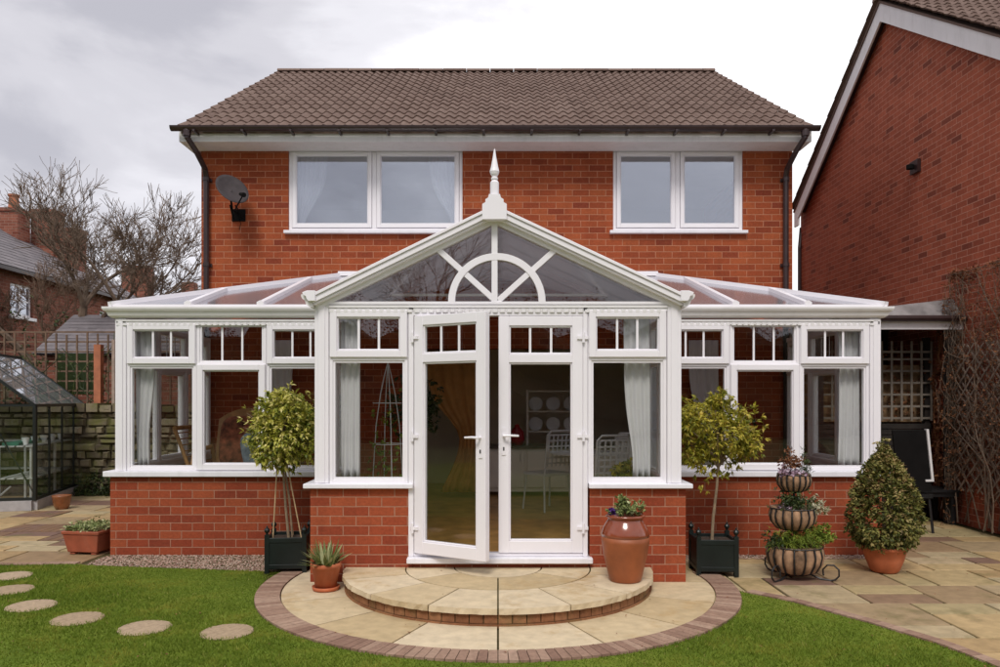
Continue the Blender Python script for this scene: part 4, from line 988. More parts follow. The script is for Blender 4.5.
# kitchen units in the room beyond
ku = empty('kitchen_unit', (0.9, 11.0, 0.2), 'cream kitchen units with dark worktop seen through the closed door', 'kitchen unit')
MB().box(-0.2, 2.2, 10.95, 11.45, 0.28, 0.90).build('cabinet', 'cabinet', ku)
for k in range(4):
    d_ = MB().box(-0.18+k*0.6, 0.38+k*0.6, 10.925, 10.948, 0.34, 0.87).build('cupboard_door', 'cabinet', ku, bevel=0.006)
    MB().tube([(0.32+k*0.6, 10.91, 0.72), (0.32+k*0.6, 10.91, 0.82)], 0.006, 6).build('handle', 'steel', d_)
MB().box(-0.22, 2.22, 10.91, 11.46, 0.902, 0.94).build('worktop', 'worktop', ku)
tag(MB().lathe([(0.08, 0), (0.11, 0.08), (0.10, 0.2), (0.04, 0.26), (0.03, 0.30), (0, 0.31)], (0.28, 11.1, 0.941), 20).build('kettle', 'red_enamel', off=(0.28, 11.1, 0.941), smooth=True), 'red enamel kettle on the dark kitchen worktop', 'kettle')
dr_ = empty('plate_rack', (0.75, 11.3, 0.941), 'pale wooden plate rack standing on the kitchen worktop', 'plate rack')
mb = MB(); mb.box(0.42, 0.45, 11.2, 11.4, 0.941, 1.75); mb.box(1.25, 1.28, 11.2, 11.4, 0.941, 1.75)
for z in (1.12, 1.42, 1.72): mb.box(0.451, 1.249, 11.2, 11.4, z, z+0.02)
mb.build('frame', 'cabinet', dr_)
for k in range(6):
    x_, z_ = 0.56+0.26*(k%3), (1.141, 1.441)[k//3]
    mb = MB(lambda q_: Vector((x_+q_.x, 11.33+q_.z*0.9-0.0, z_+0.105+q_.y))); mb.lathe([(0.001, 0.02), (0.06, 0.02), (0.105, 0.0), (0.10, 0.0), (0.06, 0.01), (0.001, 0.01)], (0,0,0), 24)
    tag(mb.build('plate', 'chair_white', off=(x_, 11.33, z_), smooth=True), 'white plate propped on the plate rack beyond the closed door leaf', 'plate', 'white plates on the rack')
# standard lamp
lp = empty('table_lamp', (-2.05, 9.9, FZ), 'cream shaded lamp on a stand in the left wing', 'lamp')
MB().lathe([(0.13, 0), (0.13, 0.02), (0.015, 0.04), (0.015, 1.0)], (-2.05, 9.9, FZ), 16).build('stand', 'cane', lp)
MB().lathe([(0.17, 0.98), (0.10, 1.2)], (-2.05, 9.9, FZ), 20).build('lamp_shade', 'curtain_white', lp)

# ================================================================ PLANTS AND POTS
def leaves(mb, n, fn, ln=(0.03, 0.05), wd=0.5, outward=None, tshift=0.0, cl=6, droop=0.0):
    """leaf clusters: fn() gives a twig tip; each tip gets cl leaves"""
    for _ in range(n):
        p = fn(); d0 = (rv(1).normalized()*0.7 + ((p-outward).normalized() if outward is not None else Vector((0,0,0))) + Vector((0,0,0.15))).normalized()
        tc_ = min(1, max(0, random.gauss(0.45, 0.25)+tshift))
        for k in range(cl):
            d = (d0+rv(0.6)).normalized()+Vector((0,0,-droop)); l = random.uniform(*ln)
            mb.leaf(p+rv(0.006), d, Vector((0,0,1))+rv(0.5), l, l*wd, min(1, max(0, tc_+random.gauss(0, 0.18))))
def ball_fn(c, rx, ry, rz, hollow=0.55, lump=0.14, seed=0):
    rd = random.Random(seed); lobes = [(Vector((rd.gauss(0,1), rd.gauss(0,1), rd.gauss(0,1))).normalized(), rd.uniform(0.4, 1)) for _ in range(14)]
    def f():
        d = rv(1).normalized(); r = (hollow+(1-hollow)*random.random()**0.7)
        k = 1+lump*(max((max(0, d.dot(l)-0.72)/0.28)*a for l, a in lobes)*2-0.8)
        return Vector((c[0]+d.x*rx*r*k, c[1]+d.y*ry*r*k, c[2]+d.z*rz*r*k))
    return f
def versailles(name, loc, rz, label, group, s=0.36, h=0.35):
    t = empty(name, loc, label, 'planter tree', group, rz)
    a = s/2
    mb = MB()
    for k in range(4):
        T = (lambda kk: (lambda p: Matrix.Rotation(kk*math.pi/2,3,'Z')@p))(k); mb.T = T
        mb.box(-a+0.03, a-0.03, -a, -a+0.018, 0.04, h-0.02)
        mb.box(-a+0.03, a-0.03, -a-0.006, -a-0.0005, 0.045, 0.085); mb.box(-a+0.03, a-0.03, -a-0.006, -a-0.0005, h-0.065, h-0.022)
    mb.T = None
    pl = mb.build('planter', 'green_black_paint', t, off=(0,0,0), bevel=0.003)
    mb = MB()
    for sx in (-1, 1):
        for sy in (-1, 1):
            mb = MB(); mb.box(sx*(a-0.012)-0.02, sx*(a-0.012)+0.02, sy*(a-0.012)-0.02, sy*(a-0.012)+0.02, 0.0, h+0.01)
            mb.lathe([(0.012, 0), (0.012, 0.012), (0.024, 0.03), (0.026, 0.042), (0.018, 0.058), (0.006, 0.066), (0.008, 0.075), (0, 0.085)], (sx*(a-0.012), sy*(a-0.012), h+0.01), 12)
            mb.build('finial_post', 'green_black_paint', pl, off=(0,0,0))
    MB().box(-a+0.019, a-0.019, -a+0.019, a-0.019, 0.05, h-0.05).build('soil', 'soil', t, off=(0,0,0)); return t
t1 = versailles('standard_tree', (-1.97, 7.16, 0.004), R(6), 'round clipped variegated tree in a black square planter left of the doors', 'small trees in black square planters')
mb = MB(); mb.tube([(0.0,0,0.28), (-0.03,0.0,0.6), (-0.05,0,0.9), (-0.10,0,1.12)], [0.014,0.012,0.011,0.010], 8); mb.tube([(0.03,0.02,0.28), (0.0,0.01,0.7), (-0.06,0,1.1)], 0.009, 7)
for k in range(16): d = rv(1).normalized(); d.z = abs(d.z)*1.3-0.2; mb.tube([(-0.09,0,1.05+0.1*random.random()), Vector((-0.12,0,1.3))+d*0.15, Vector((-0.12,0,1.34))+d*0.30], [0.007,0.005,0.002], 5)
mb.build('trunk', 'bark_pale', t1, off=(0,0,0))
for dx, dy in ((-0.13,-0.1), (0.14,-0.12), (0.02,0.14)): MB().tube([(dx,dy,0.28), (dx*0.2-0.07,dy*0.2,1.15)], 0.006, 6).build('cane', 'bamboo', t1, off=(0,0,0))
mb = MB(); cc = Vector((-0.13, -0.02, 1.33)); cc.x += 0.10; leaves(mb, 90, ball_fn(cc, 0.39, 0.36, 0.42, 0.95, 0.1, seed=8), (0.03, 0.06), 0.4, cc, 0.15, 4, 0.1); leaves(mb, 1450, ball_fn(cc, 0.34, 0.33, 0.37, 0.38, 0.20, seed=4), (0.030, 0.068), 0.42, cc, 0.0, 6, 0.15)
mb.build('crown', 'leaf_variegated', t1, off=(0,0,0))
t2 = versailles('standard_tree', (1.995, 7.05, 0.004), R(-3), 'loose yellow-green tree in a black square planter right of the doors', 'small trees in black square planters')
mb = MB(); mb.tube([(-0.01,0,0.28), (0.0,0.0,0.5), (0.03,0,0.75), (0.05,0,0.98), (0.05,0,1.1)], [0.016,0.014,0.013,0.012,0.010], 8)
for k in range(22):
    d = rv(1).normalized(); d.z = abs(d.z)*1.2-0.15; mb.tube([(0.05,0,0.95+0.15*random.random()), Vector((0.05,0,1.15))+d*0.16, Vector((0.05,0,1.22))+d*0.36], [0.007,0.005,0.002], 5)
mb.build('trunk', 'bark_pale', t2, off=(0,0,0))
mb = MB(); cc = Vector((0.03, 0, 1.26))
leaves(mb, 430, ball_fn(cc, 0.36, 0.34, 0.35, 0.3, 0.55, seed=9), (0.035, 0.065), 0.40, cc, 0.05, 6, 0.25)
for c2, r2, nn in (((0.30,0.0,1.20),0.16,150), ((-0.34,0.0,1.30),0.12,70), ((0.05,0.0,1.60),0.10,60), ((-0.2,-0.05,1.42),0.19,150), ((-0.18,0,1.08),0.15,80), ((0.18,0,1.44),0.15,90)): leaves(mb, nn, ball_fn(c2, r2, r2, r2*0.9, 0.2, 0.3, seed=nn), (0.035, 0.06), 0.42, Vector(c2), 0.05, 6, 0.2)
mb.build('crown', 'leaf_yellow', t2, off=(0,0,0))

# terracotta pot with spiky plant
def pot(prof, loc, mat, par, name='pot', n=36): return MB().lathe(prof, loc, n).build(name, mat, par, smooth=True)
L_ = (-1.44, 6.36, 0.012)
p = empty('potted_plant', L_, 'spiky strap-leaved plant in a round terracotta pot left of the step', 'potted plant')
pot([(0.085, 0.018), (0.118, 0.19), (0.124, 0.192), (0.128, 0.215), (0.122, 0.228), (0.108, 0.228), (0.104, 0.19), (0, 0.185)], L_, 'terracotta', p)
pot([(0.09, 0), (0.108, 0.005), (0.115, 0.035), (0.106, 0.035), (0.10, 0.012), (0, 0.012)], L_, 'terracotta', p, 'saucer')
mb = MB()
for k in range(120):
    a = random.uniform(0, 2*math.pi); r0 = random.uniform(0, 0.07); l = random.uniform(0.15, 0.27); tilt = random.uniform(0.1, 1.15)
    b0 = Vector((L_[0]+r0*math.cos(a), L_[1]+r0*math.sin(a), 0.19)); d = Vector((math.cos(a)*math.sin(tilt), math.sin(a)*math.sin(tilt), math.cos(tilt))); sd = Vector((-math.sin(a), math.cos(a), 0)); w_ = random.uniform(0.010, 0.017)
    m1_ = b0+d*l*0.55; tp = b0+d*l+Vector((0,0,-0.03*tilt*l*4)); mb.add([b0-sd*w_*0.6, b0+sd*w_*0.6, m1_+sd*w_, tp, m1_-sd*w_], [(0,1,2,4),(2,3,4)], random.random())
mb.build('leaves', 'leaf_sage', p)
# glazed jar on the step
L_ = (1.03, 6.15, 0.141)
p = empty('glazed_jar', L_, 'tall brown glazed jar of pansies standing on the half-round step', 'jar')
jar = pot([(0.120, 0), (0.128, 0.01), (0.150, 0.10), (0.178, 0.22), (0.192, 0.32), (0.194, 0.36)], L_, 'unglazed_brown', p, 'body', 44)
pot([(0.194, 0.36), (0.193, 0.385), (0.180, 0.43), (0.155, 0.475), (0.140, 0.495), (0.141, 0.505), (0.150, 0.510), (0.158, 0.520), (0.157, 0.530), (0.145, 0.535), (0.13, 0.53), (0.125, 0.49), (0, 0.48)], L_, 'glazed_brown', p, 'glazed_neck', 44)
mb = MB(); leaves(mb, 120, lambda: Vector((L_[0]+0.02, L_[1], L_[2]+0.55))+Vector((random.gauss(0,.055), random.gauss(0,.05), abs(random.gauss(0,.035)))), (0.025, 0.045), 0.6, None, 0, 5)
leaves(mb, 26, lambda: Vector((L_[0]-0.02+random.gauss(0,.02), L_[1], L_[2]+0.60+random.uniform(0, 0.08))), (0.025, 0.04), 0.6)
mb.build('foliage', 'leaf_sage', p)
mb = MB(); leaves(mb, 16, lambda: Vector((L_[0]-0.11, L_[1]-0.04, L_[2]+0.57))+rv(0.015), (0.02, 0.032), 0.9); mb.build('flowers', 'flower_purple', p)
# trough pot left, small pots
L_ = (-4.28, 7.98, 0.0)
p = empty('terracotta_trough', L_, 'terracotta trough of low plants at the left end of the brick base', 'trough planter')
mb = MB(); T0 = lambda q: Vector(L_)+Matrix.Rotation(R(-8),3,'Z')@q
mb.T = T0
def frus(mb, a0, b0, a1, b1, z0, z1): mb.add([(-a0,-b0,z0),(a0,-b0,z0),(a0,b0,z0),(-a0,b0,z0),(-a1,-b1,z1),(a1,-b1,z1),(a1,b1,z1),(-a1,b1,z1)], [(0,3,2,1),(4,5,6,7),(0,1,5,4),(1,2,6,5),(2,3,7,6),(3,0,4,7)])
frus(mb, 0.165, 0.13, 0.20, 0.16, 0.025, 0.21); frus(mb, 0.208, 0.168, 0.212, 0.172, 0.211, 0.245)
for sx in (-1, 1):
    for sy in (-1, 1): mb.box(sx*0.12-0.03, sx*0.12+0.03, sy*0.09-0.03, sy*0.09+0.03, 0, 0.024)
mb.build('trough', 'terracotta_dark', p, bevel=0.006)
mb = MB(); leaves(mb, 260, lambda: T0(Vector((random.uniform(-.2,.2), random.uniform(-.15,.15), 0.25+abs(random.gauss(0,.03))))), (0.025, 0.05), 0.5, None, 0.1); mb.build('foliage', 'leaf_sage', p)
L_ = (-4.28, 8.45, 0.0); p = empty('small_pot', L_, 'small terracotta pot behind the terracotta trough', 'pot')
pot([(0.07, 0), (0.10, 0.16), (0.11, 0.165), (0.11, 0.2), (0.095, 0.2), (0.09, 0.16), (0, 0.16)], L_, 'terracotta_dark', p)
MB().lathe([(0.085, 0.165), (0, 0.172)], L_, 16).build('soil', 'soil', p)
L_ = (-6.40, 11.15, 0.0); p = empty('glazed_pot', L_, 'small amber glazed pot on the paving beside the greenhouse', 'pot')
pot([(0.08, 0), (0.11, 0.06), (0.128, 0.18), (0.135, 0.2), (0.125, 0.205), (0.11, 0.17), (0, 0.16)], L_, 'amber_glaze', p)
MB().lathe([(0.112, 0.172), (0, 0.178)], L_, 16).build('soil', 'soil', p)
# cone shrub
L_ = (3.60, 7.08, 0.0)
p = empty('potted_shrub', L_, 'cone-shaped mottled shrub in a wide terracotta bowl pot', 'potted shrub')
pot([(0.10, 0), (0.125, 0.02), (0.165, 0.12), (0.188, 0.21), (0.198, 0.215), (0.20, 0.245), (0.185, 0.25), (0.17, 0.2), (0, 0.2)], L_, 'terracotta', p)
mb = MB()
def cone():
    while True:
        z = random.random()**1.05; rr = 0.315*(math.sqrt(max(0, 1-(abs(z-0.24)/0.27)**2.2)) if z < 0.24 else max(0, 1-((z-0.24)/0.76)**2.0)**0.9); 
        if rr <= 0.005: continue
        a = random.uniform(0, 2*math.pi); r = rr*(0.35+0.65*random.random()**0.5)*(1+0.10*math.sin(a*5+z*9)+0.06*math.sin(a*11-z*20))
        return Vector((L_[0]+r*math.cos(a), L_[1]+r*math.sin(a), 0.22+z*0.93))
leaves(mb, 2600, cone, (0.024, 0.046), 0.55, Vector((L_[0], L_[1], 0.55)), -0.02, 6)
leaves(mb, 60, lambda: Vector((L_[0]+random.gauss(-.02,.022), L_[1]+random.gauss(0,.02), random.uniform(1.05, 1.23))), (0.025, 0.04), 0.5, None, 0.3, 5)
mb.build('foliage', 'leaf_cone', p)
mb = MB(); leaves(mb, 330, lambda: next(q_ for q_ in iter(cone, None) if (q_.z > 0.72 and random.random() < 0.8) or (abs(q_.x-L_[0]) < 0.13 and q_.z > 0.5)), (0.024, 0.045), 0.5, Vector((L_[0], L_[1], 0.5)), 0.2, 5); mb.build('dry_foliage', 'leaf_tan', p)
mb = MB(); mb.tube([(L_[0], L_[1], 0.2), (L_[0]-0.01, L_[1], 0.7), (L_[0]-0.02, L_[1], 1.2)], [0.02, 0.014, 0.003], 7)
for k in range(40):
    a = random.uniform(0, 6.28); z = random.uniform(0.3, 1.0); mb.tube([(L_[0], L_[1], z), (L_[0]+0.28*(1.15-z)*math.cos(a), L_[1]+0.28*(1.15-z)*math.sin(a), z+0.08)], [0.006, 0.002], 5)
mb.build('stems', 'bark_tree', p)
# three tier basket planter
L_ = (2.68, 6.86, 0.0)
p = empty('tiered_planter', L_, 'three-tier wire basket planter filled with flowers against the brick base', 'tiered planter')
def basket(x, y, ztop, zbot, r, rb, name):
    prof = [(rb, 0), (rb+0.55*(r-rb), 0.10), (r*0.96, 0.40), (r*1.02, 0.68), (r*0.97, 0.90), (r*0.93, 1.0)]
    H_ = ztop-zbot; NR = 16; n_ = NR*6; mb = MB(); vs = []; pr_ = [(a, zbot+b*H_) for a, b in prof]+[(r*0.80, zbot+0.95*H_), (0.001, zbot+0.95*H_)]
    for q, z in pr_:
        for j in range(n_):
            ph = math.pi*NR*j/n_; k = 1-0.13*(1-abs(math.sin(ph))**0.6)+random.uniform(-0.012, 0.012); an = 2*math.pi*j/n_
            vs.append((x+q*k*math.cos(an), y+q*k*math.sin(an), z+(random.uniform(-.006,.008) if z > ztop-0.02 else 0)))
    mb.add(vs, [(i*n_+j, i*n_+(j+1)%n_, (i+1)*n_+(j+1)%n_, (i+1)*n_+j) for i in range(len(pr_)-1) for j in range(n_)]+[tuple(range(n_-1,-1,-1))], 0.5)
    b_ = mb.build(name, 'coir', p, smooth=True)
    mb = MB()
    for k in range(NR):
        a = 2*math.pi*k/NR; mb.tube([(x+q*0.965*math.cos(a), y+q*0.965*math.sin(a), zbot+w_*H_) for q, w_ in prof], 0.0075, 6)
    for q, w_ in ((r*0.95, 1.0), (rb*1.02, 0.0)):
        mb.tube([(x+q*math.cos(2*math.pi*j/36), y+q*math.sin(2*math.pi*j/36), zbot+w_*H_) for j in range(37)], 0.005, 5, False)
    mb.build('wire_frame', 'black_iron', b_); return b_
basket(L_[0], L_[1], 0.29, 0.045, 0.25, 0.13, 'basket'); basket(L_[0]-0.02, L_[1], 0.63, 0.43, 0.205, 0.08, 'basket'); basket(L_[0]-0.01, L_[1], 0.93, 0.775, 0.150, 0.06, 'basket')
mb = MB(); mb.tube([(L_[0], L_[1], 0.03), (L_[0]-0.01, L_[1], 0.85)], 0.012, 8)
for a0 in (-0.5, 2.0, 3.8):
    c_, s_ = math.cos(a0), math.sin(a0)
    mb.tube([(L_[0]+c_*(0.10+0.20*t_+0.0), L_[1]+s_*(0.10+0.20*t_), 0.05-0.045*min(1, t_*1.5)) for t_ in (0, .3, .6, 1)]+[(L_[0]+c_*(0.30+0.07*math.sin(q)), L_[1]+s_*(0.30+0.07*math.sin(q)), 0.075-0.07*math.cos(q)) for q in (0.5, 1.2, 2, 2.8, 3.6, 4.4, 5.2)], 0.008, 6)
mb.build('stand', 'black_iron', p)
def tuft(c, n, sx, sy, sz, mat, ln=(0.02, 0.04), wd=0.5, cl=6, droop=0.1):
    mb = MB(); leaves(mb, n, lambda: Vector(c)+Vector((random.gauss(0,sx), random.gauss(0,sy), abs(random.gauss(0,sz)))), ln, wd, None, 0, cl, droop); return mb.build('plants', mat, p)
x, y = L_[0], L_[1]
tuft((x-0.04, y-0.02, 1.0), 70, 0.05, 0.05, 0.06, 'leaf_russet'); tuft((x-0.06, y-0.04, 0.93), 60, 0.055, 0.05, 0.03, 'flower_lilac', (0.018, 0.03), 0.9); tuft((x+0.09, y, 0.93), 50, 0.025, 0.03, 0.10, 'leaf_dark', (0.03, 0.06), 0.15)
tuft((x-0.03, y-0.03, 0.64), 170, 0.07, 0.07, 0.065, 'leaf_dark'); tuft((x+0.14, y-0.08, 0.60), 70, 0.06, 0.04, 0.05, 'leaf_pale', (0.03, 0.05), 0.4); tuft((x-0.13, y-0.06, 0.61), 30, 0.03, 0.04, 0.02, 'flower_lilac', (0.015, 0.025), 0.8)
tuft((x, y-0.08, 0.30), 200, 0.09, 0.07, 0.07, 'leaf_lime', (0.04, 0.09), 0.10, 6, 0.0); tuft((x+0.20, y-0.04, 0.34), 170, 0.06, 0.05, 0.06, 'leaf_lime', (0.02, 0.035), 0.7); tuft((x-0.15, y-0.02, 0.29), 140, 0.07, 0.06, 0.05, 'leaf_dark')
# plants inside
L_ = (-1.08, 7.45, FZ); p = empty('climber_obelisk', L_, 'wire obelisk with a thin climbing plant inside the left bay window', 'house plant')
pot([(0.09, 0), (0.12, 0.2), (0.11, 0.2), (0, 0.19)], L_, 'terracotta_dark', p)
mb = MB()
for k in range(4):
    a = k*math.pi/2+0.4; mb.tube([(L_[0]+0.15*(1-abs(t_)**3*1.0)*math.cos(a), L_[1]+0.15*(1-abs(t_)**3)*math.sin(a), FZ+0.2+1.55*t_) for t_ in (0, .3, .6, .8, .92, 1)], 0.005, 5)
for z in (0.5, 0.95, 1.35): mb.tube([(L_[0]+0.145*math.cos(q*math.pi/8), L_[1]+0.145*math.sin(q*math.pi/8), FZ+z) for q in range(17)], 0.004, 5)
mb.build('wire_frame', 'chair_white', p)
mb = MB(); leaves(mb, 90, lambda: Vector((L_[0]+random.gauss(0,.11), L_[1]+random.gauss(0,.1), FZ+random.triangular(0.3, 1.5, 0.7))), (0.03, 0.05), 0.6, None, 0, 4); mb.build('foliage', 'leaf_lime', p)
for (xx, yy, r_, hh, mt, lb) in ((-1.0, 9.2, 0.35, 1.3, 'leaf_dark', 'dark leafy house plant deep behind the open door leaf'), (-2.45, 9.3, 0.33, 1.05, 'leaf_dark', 'dark leafy house plant behind the round clipped tree'), (2.62, 8.7, 0.34, 0.95, 'leaf_dark', 'dark leafy house plant behind the middle window of the right wing'), (1.30, 7.7, 0.14, 0.62, 'leaf_yellow', 'small yellowish house plant behind the right bay window')):
    L_ = (xx, yy, FZ); p = empty('house_plant', L_, lb, 'house plant', 'pot plants inside')
    pot([(0.09, 0), (0.14, 0.26), (0.13, 0.26), (0, 0.24)], L_, 'terracotta_dark', p); mb = MB(); leaves(mb, int(900*r_), ball_fn((xx, yy, FZ+hh), r_, r_, r_*1.1, 0.2, 0.3, seed=int(r_*100)), (0.05, 0.09), 0.45, None, 0, 4); mb.build('foliage', mt, p)
    MB().tube([(xx, yy, FZ+0.24), (xx, yy, FZ+hh)], 0.012, 6).build('stem', 'bark_tree', p)

# ================================================================ NEIGHBOUR HOUSE (right)
NX = 5.97; VX = 5.84; NY0, NYA, NY1 = 8.30, 11.62, 14.99; NE = 5.34; NA = 7.72
nb = empty('neighbour_house', (NX, NYA, 0), 'neighbouring red brick house with white barge boards at the right', 'house')
mb = MB(); mb.prism([(NY0, 0), (NY1, 0), (NY1, NE), (NYA, NA-0.12), (NY0, NE)], 'x', NX, NX+8); mb.build('wall', 'neighbour_brick', nb)
mb = MB(); sl = (NA-NE)/(NYA-NY0+0.25); ye0, ye1 = NY0-0.25, NY1+0.0
tile_slope(mb, VX-0.06, NX+8.3, ye0, NE+0.02, NYA, NA+0.02, samp=4); tile_slope(mb, VX-0.06, NX+8.3, ye1, NE+0.02, NYA, NA+0.02, samp=4)
mb.prism([(ye0, NE-0.02), (NYA, NA-0.01), (ye1, NE-0.02), (ye1, NE-0.05), (NYA, NA-0.05), (ye0, NE-0.05)], 'x', VX-0.02, NX+8.2, 0.3)
nr = mb.build('roof', 'roof_tile', nb)
mb = MB()
x = VX-0.06
while x < NX+8:
    mb.prism([(NYA+0.13*math.cos(q), NA+0.01+0.09*math.sin(q)) for q in [R(d) for d in range(0, 181, 30)]], 'x', x, x+0.44); x += 0.445
mb.build('ridge_tiles', 'roof_tile', nr)
mb = MB(); mb.prism([(ye0, NE-0.31), (ye0, NE-0.051), (NYA, NA-0.051), (ye1, NE-0.051), (ye1, NE-0.34), (ye1-0.2, NE-0.34), (ye1-0.2, NE-0.20), (NYA, NA-0.33), ], 'x', VX, VX+0.03)
mb.build('barge_board', 'soffit_white', nb)
mb = MB(); mb.prism([(NYA, NA-0.245), (ye1-0.22, NE-0.095), (ye1-0.22, NE-0.075), (NYA, NA-0.225)], 'x', VX+0.031, NX-0.002); mb.prism([(NYA, NA-0.245), (ye0, NE-0.19), (ye0, NE-0.17), (NYA, NA-0.225)], 'x', VX+0.031, NX-0.002)
mb.build('verge_soffit', 'brown_plastic', nb)
MB().tube([(NX+0.02, NY1+0.02, 5.0), (NX-0.03, NY1-0.02, 4.6), (NX-0.04, NY1-0.04, 0.1)], 0.036, 8).build('downpipe', 'brown_plastic', nb)
yv = 760*NX/(917-498); zv = CAMZ+(400-167)*yv/760
mb = MB(); mb.box(NX-0.05, NX-0.001, yv-0.1, yv+0.1, zv-0.09, zv+0.09); v_ = mb.build('wall_vent', 'brown_plastic', nb)
MB().lathe([(0.05, 0), (0.05, 0.06)], (NX-0.1, yv, zv-0.03), 10).build('vent_cowl', 'rubber_black', v_)
# side canopy in the passage
cp = empty('lean_to_canopy', (5.0, 10.5, 0), 'dark lean-to canopy with white fascia between the two houses', 'canopy')
mb = MB(); mb.T = None
cz = 2.66
Aq = [(4.08,9.73,cz),(5.95,9.73,cz),(5.95,9.93,cz+0.26),(4.08,9.93,cz+0.05),(5.95,11.9,cz+0.34),(4.08,11.9,cz+0.1)]
mb.add(Aq+[(a,b,c-0.03) for a,b,c in Aq], [(0,1,2,3),(3,2,4,5),(6,9,8,7),(9,11,10,8),(0,6,7,1),(1,7,8,2),(2,8,10,4),(4,10,11,5),(5,11,9,3),(3,9,6,0)])
mb.build('roof', 'slate', cp)
MB().box(4.08, 5.96, 9.735, 9.76, cz-0.155, cz-0.045).build('fascia_board', 'soffit_white', cp)
MB().tube([(4.06, 9.68, cz-0.02), (5.96, 9.68, cz-0.02)], 0.04, 8).build('gutter', 'brown_plastic', cp)
for xx in (4.1, 5.8): MB().box(xx, xx+0.1, 9.8, 9.9, 0, cz-0.1).build('post', 'dark_board', cp)
# wall and lattice closing the passage
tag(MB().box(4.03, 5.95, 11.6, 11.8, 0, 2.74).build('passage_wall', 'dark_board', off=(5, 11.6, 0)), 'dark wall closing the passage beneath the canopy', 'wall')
sw = empty('passage_screen', (5.0, 10.32, 0), 'dim timber lattice screen with pickets on top, beneath the canopy', 'screen')
SY = 10.32
mb = MB()
for k in range(14): x = 4.12+k*0.135; mb.box(x, x+0.028, SY, SY+0.012, 1.32, 2.40)
for z in (1.34, 1.50, 1.66, 1.82, 1.98, 2.14, 2.24): mb.box(4.02, 5.90, SY+0.0125, SY+0.025, z, z+0.028)
mb.build('lattice', 'trellis_weathered', sw)
mb = MB()
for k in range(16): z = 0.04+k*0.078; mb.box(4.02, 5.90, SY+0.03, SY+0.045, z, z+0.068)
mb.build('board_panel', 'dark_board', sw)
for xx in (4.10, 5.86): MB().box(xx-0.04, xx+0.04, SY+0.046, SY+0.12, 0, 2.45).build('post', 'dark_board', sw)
tag(MB().box(4.03, 5.85, SY+0.13, SY+0.15, 1.3, 2.08).build('hurdle_panel', 'hurdle', off=(5, SY+0.13, 1.3)), 'brown woven hurdle panel behind the timber lattice in the passage', 'hurdle')
mb = MB(); leaves(mb, 150, lambda: Vector((random.uniform(4.9, 5.9), SY+0.06+random.uniform(0,.05), random.uniform(1.35, 2.3))), (0.03, 0.06), 0.7, None, 0, 5)
leaves(mb, 180, lambda: Vector((5.90+random.gauss(0,.03), random.uniform(9.75, 10.3), random.uniform(0.3, 2.55))), (0.04, 0.07), 0.7, None, 0, 5)
for k in range(14):
    pts = [Vector((5.92, random.uniform(9.8, 10.25), 0.02))]
    for q in range(8): pts.append(pts[-1]+Vector((0, random.gauss(0,.10), 0.31))); pts[-1].x = 5.92
    mb.tube(pts, 0.008, 5)
tag(mb.build('passage_ivy', 'leaf_russet', off=(5.9, 10.6, 0)), 'dead brown ivy on the screen and wall in the dark passage', 'ivy')
# diamond trellis on the neighbour wall
tr = empty('diamond_trellis', (NX-0.04, 9.2, 0.2), 'pale diamond trellis fixed low on the neighbouring brick wall', 'trellis')
mb = MB(); ya, yb, za, zb_ = 7.6, 9.78, 0.45, 2.30
def clip_diag(c, s_):
    pts = []
    for t_ in [i/200 for i in range(201)]:
        y_ = ya+(yb-ya)*t_; z_ = c+s_*(y_-ya)
        if za <= z_ <= zb_: pts.append((y_, z_))
    return (pts[0], pts[-1]) if len(pts) > 4 else None
for s_, xx in ((1.0, NX-0.09), (-1.0, NX-0.105)):
    c_ = za-(yb-ya) if s_ > 0 else za
    while c_ < zb_+(yb-ya):
        q_ = clip_diag(c_, s_)
        if q_: mb.bar((xx, *q_[0]), (xx, *q_[1]), 0.022, 0.008, up=(1,0,0))
        c_ += 0.19
mb.build('slats', 'trellis_pale', tr)
# bare climbers on that wall
def climber(name, base, ylim, zmax, n, label, seed, rr=0.012, side=-1, leafn=0, x0=NX, spread=0.10):
    rd = random.Random(seed); t = empty(name, base, label, 'climber'); mb = MB(); tips = []
    def grow(p, a, ln, r, dep):
        pts = [p]; q = Vector(p)
        for k in range(7):
            a += rd.gauss(0, 0.22); st_ = ln/7
            q = q+Vector((rd.uniform(-.02,.02), math.sin(a)*st_, math.cos(a)*st_)); q.x = min(x0-0.01, max(x0-spread-0.15, q.x)); q.z = max(0.05, min(zmax, q.z)); q.y = max(ylim[0], min(ylim[1], q.y))
            pts.append(q.copy()); tips.append(q.copy())
            if dep > 0 and rd.random() < 0.55: grow(q.copy(), a+rd.choice((-1,1))*rd.uniform(0.4, 1.1), ln*rd.uniform(0.4, 0.7), r*0.55, dep-1)
        mb.tube(pts, [r*(1-0.8*k/7)+0.001 for k in range(8)], 5)
    for k in range(n):
        y_ = rd.uniform(*ylim); grow(Vector((x0-rd.uniform(0.02, spread), y_, 0.05)), rd.uniform(-0.5, 0.5), rd.uniform(1.4, zmax-0.2), rr, 3)
    mb.build('stems', 'bark_tree', t)
    if leafn:
        mb = MB(); leaves(mb, leafn, lambda: rd.choice(tips)+rv(0.03), (0.02, 0.035), 0.6, None, 0, 3); mb.build('leaves', 'leaf_russet', t)
    return t
climber('bare_climber', (NX-0.05, 9.0, 0), (7.9, 9.75), 3.2, 26, 'tangle of bare brown climber stems on the neighbouring brick wall', 3, 0.008, leafn=5200, spread=0.24)
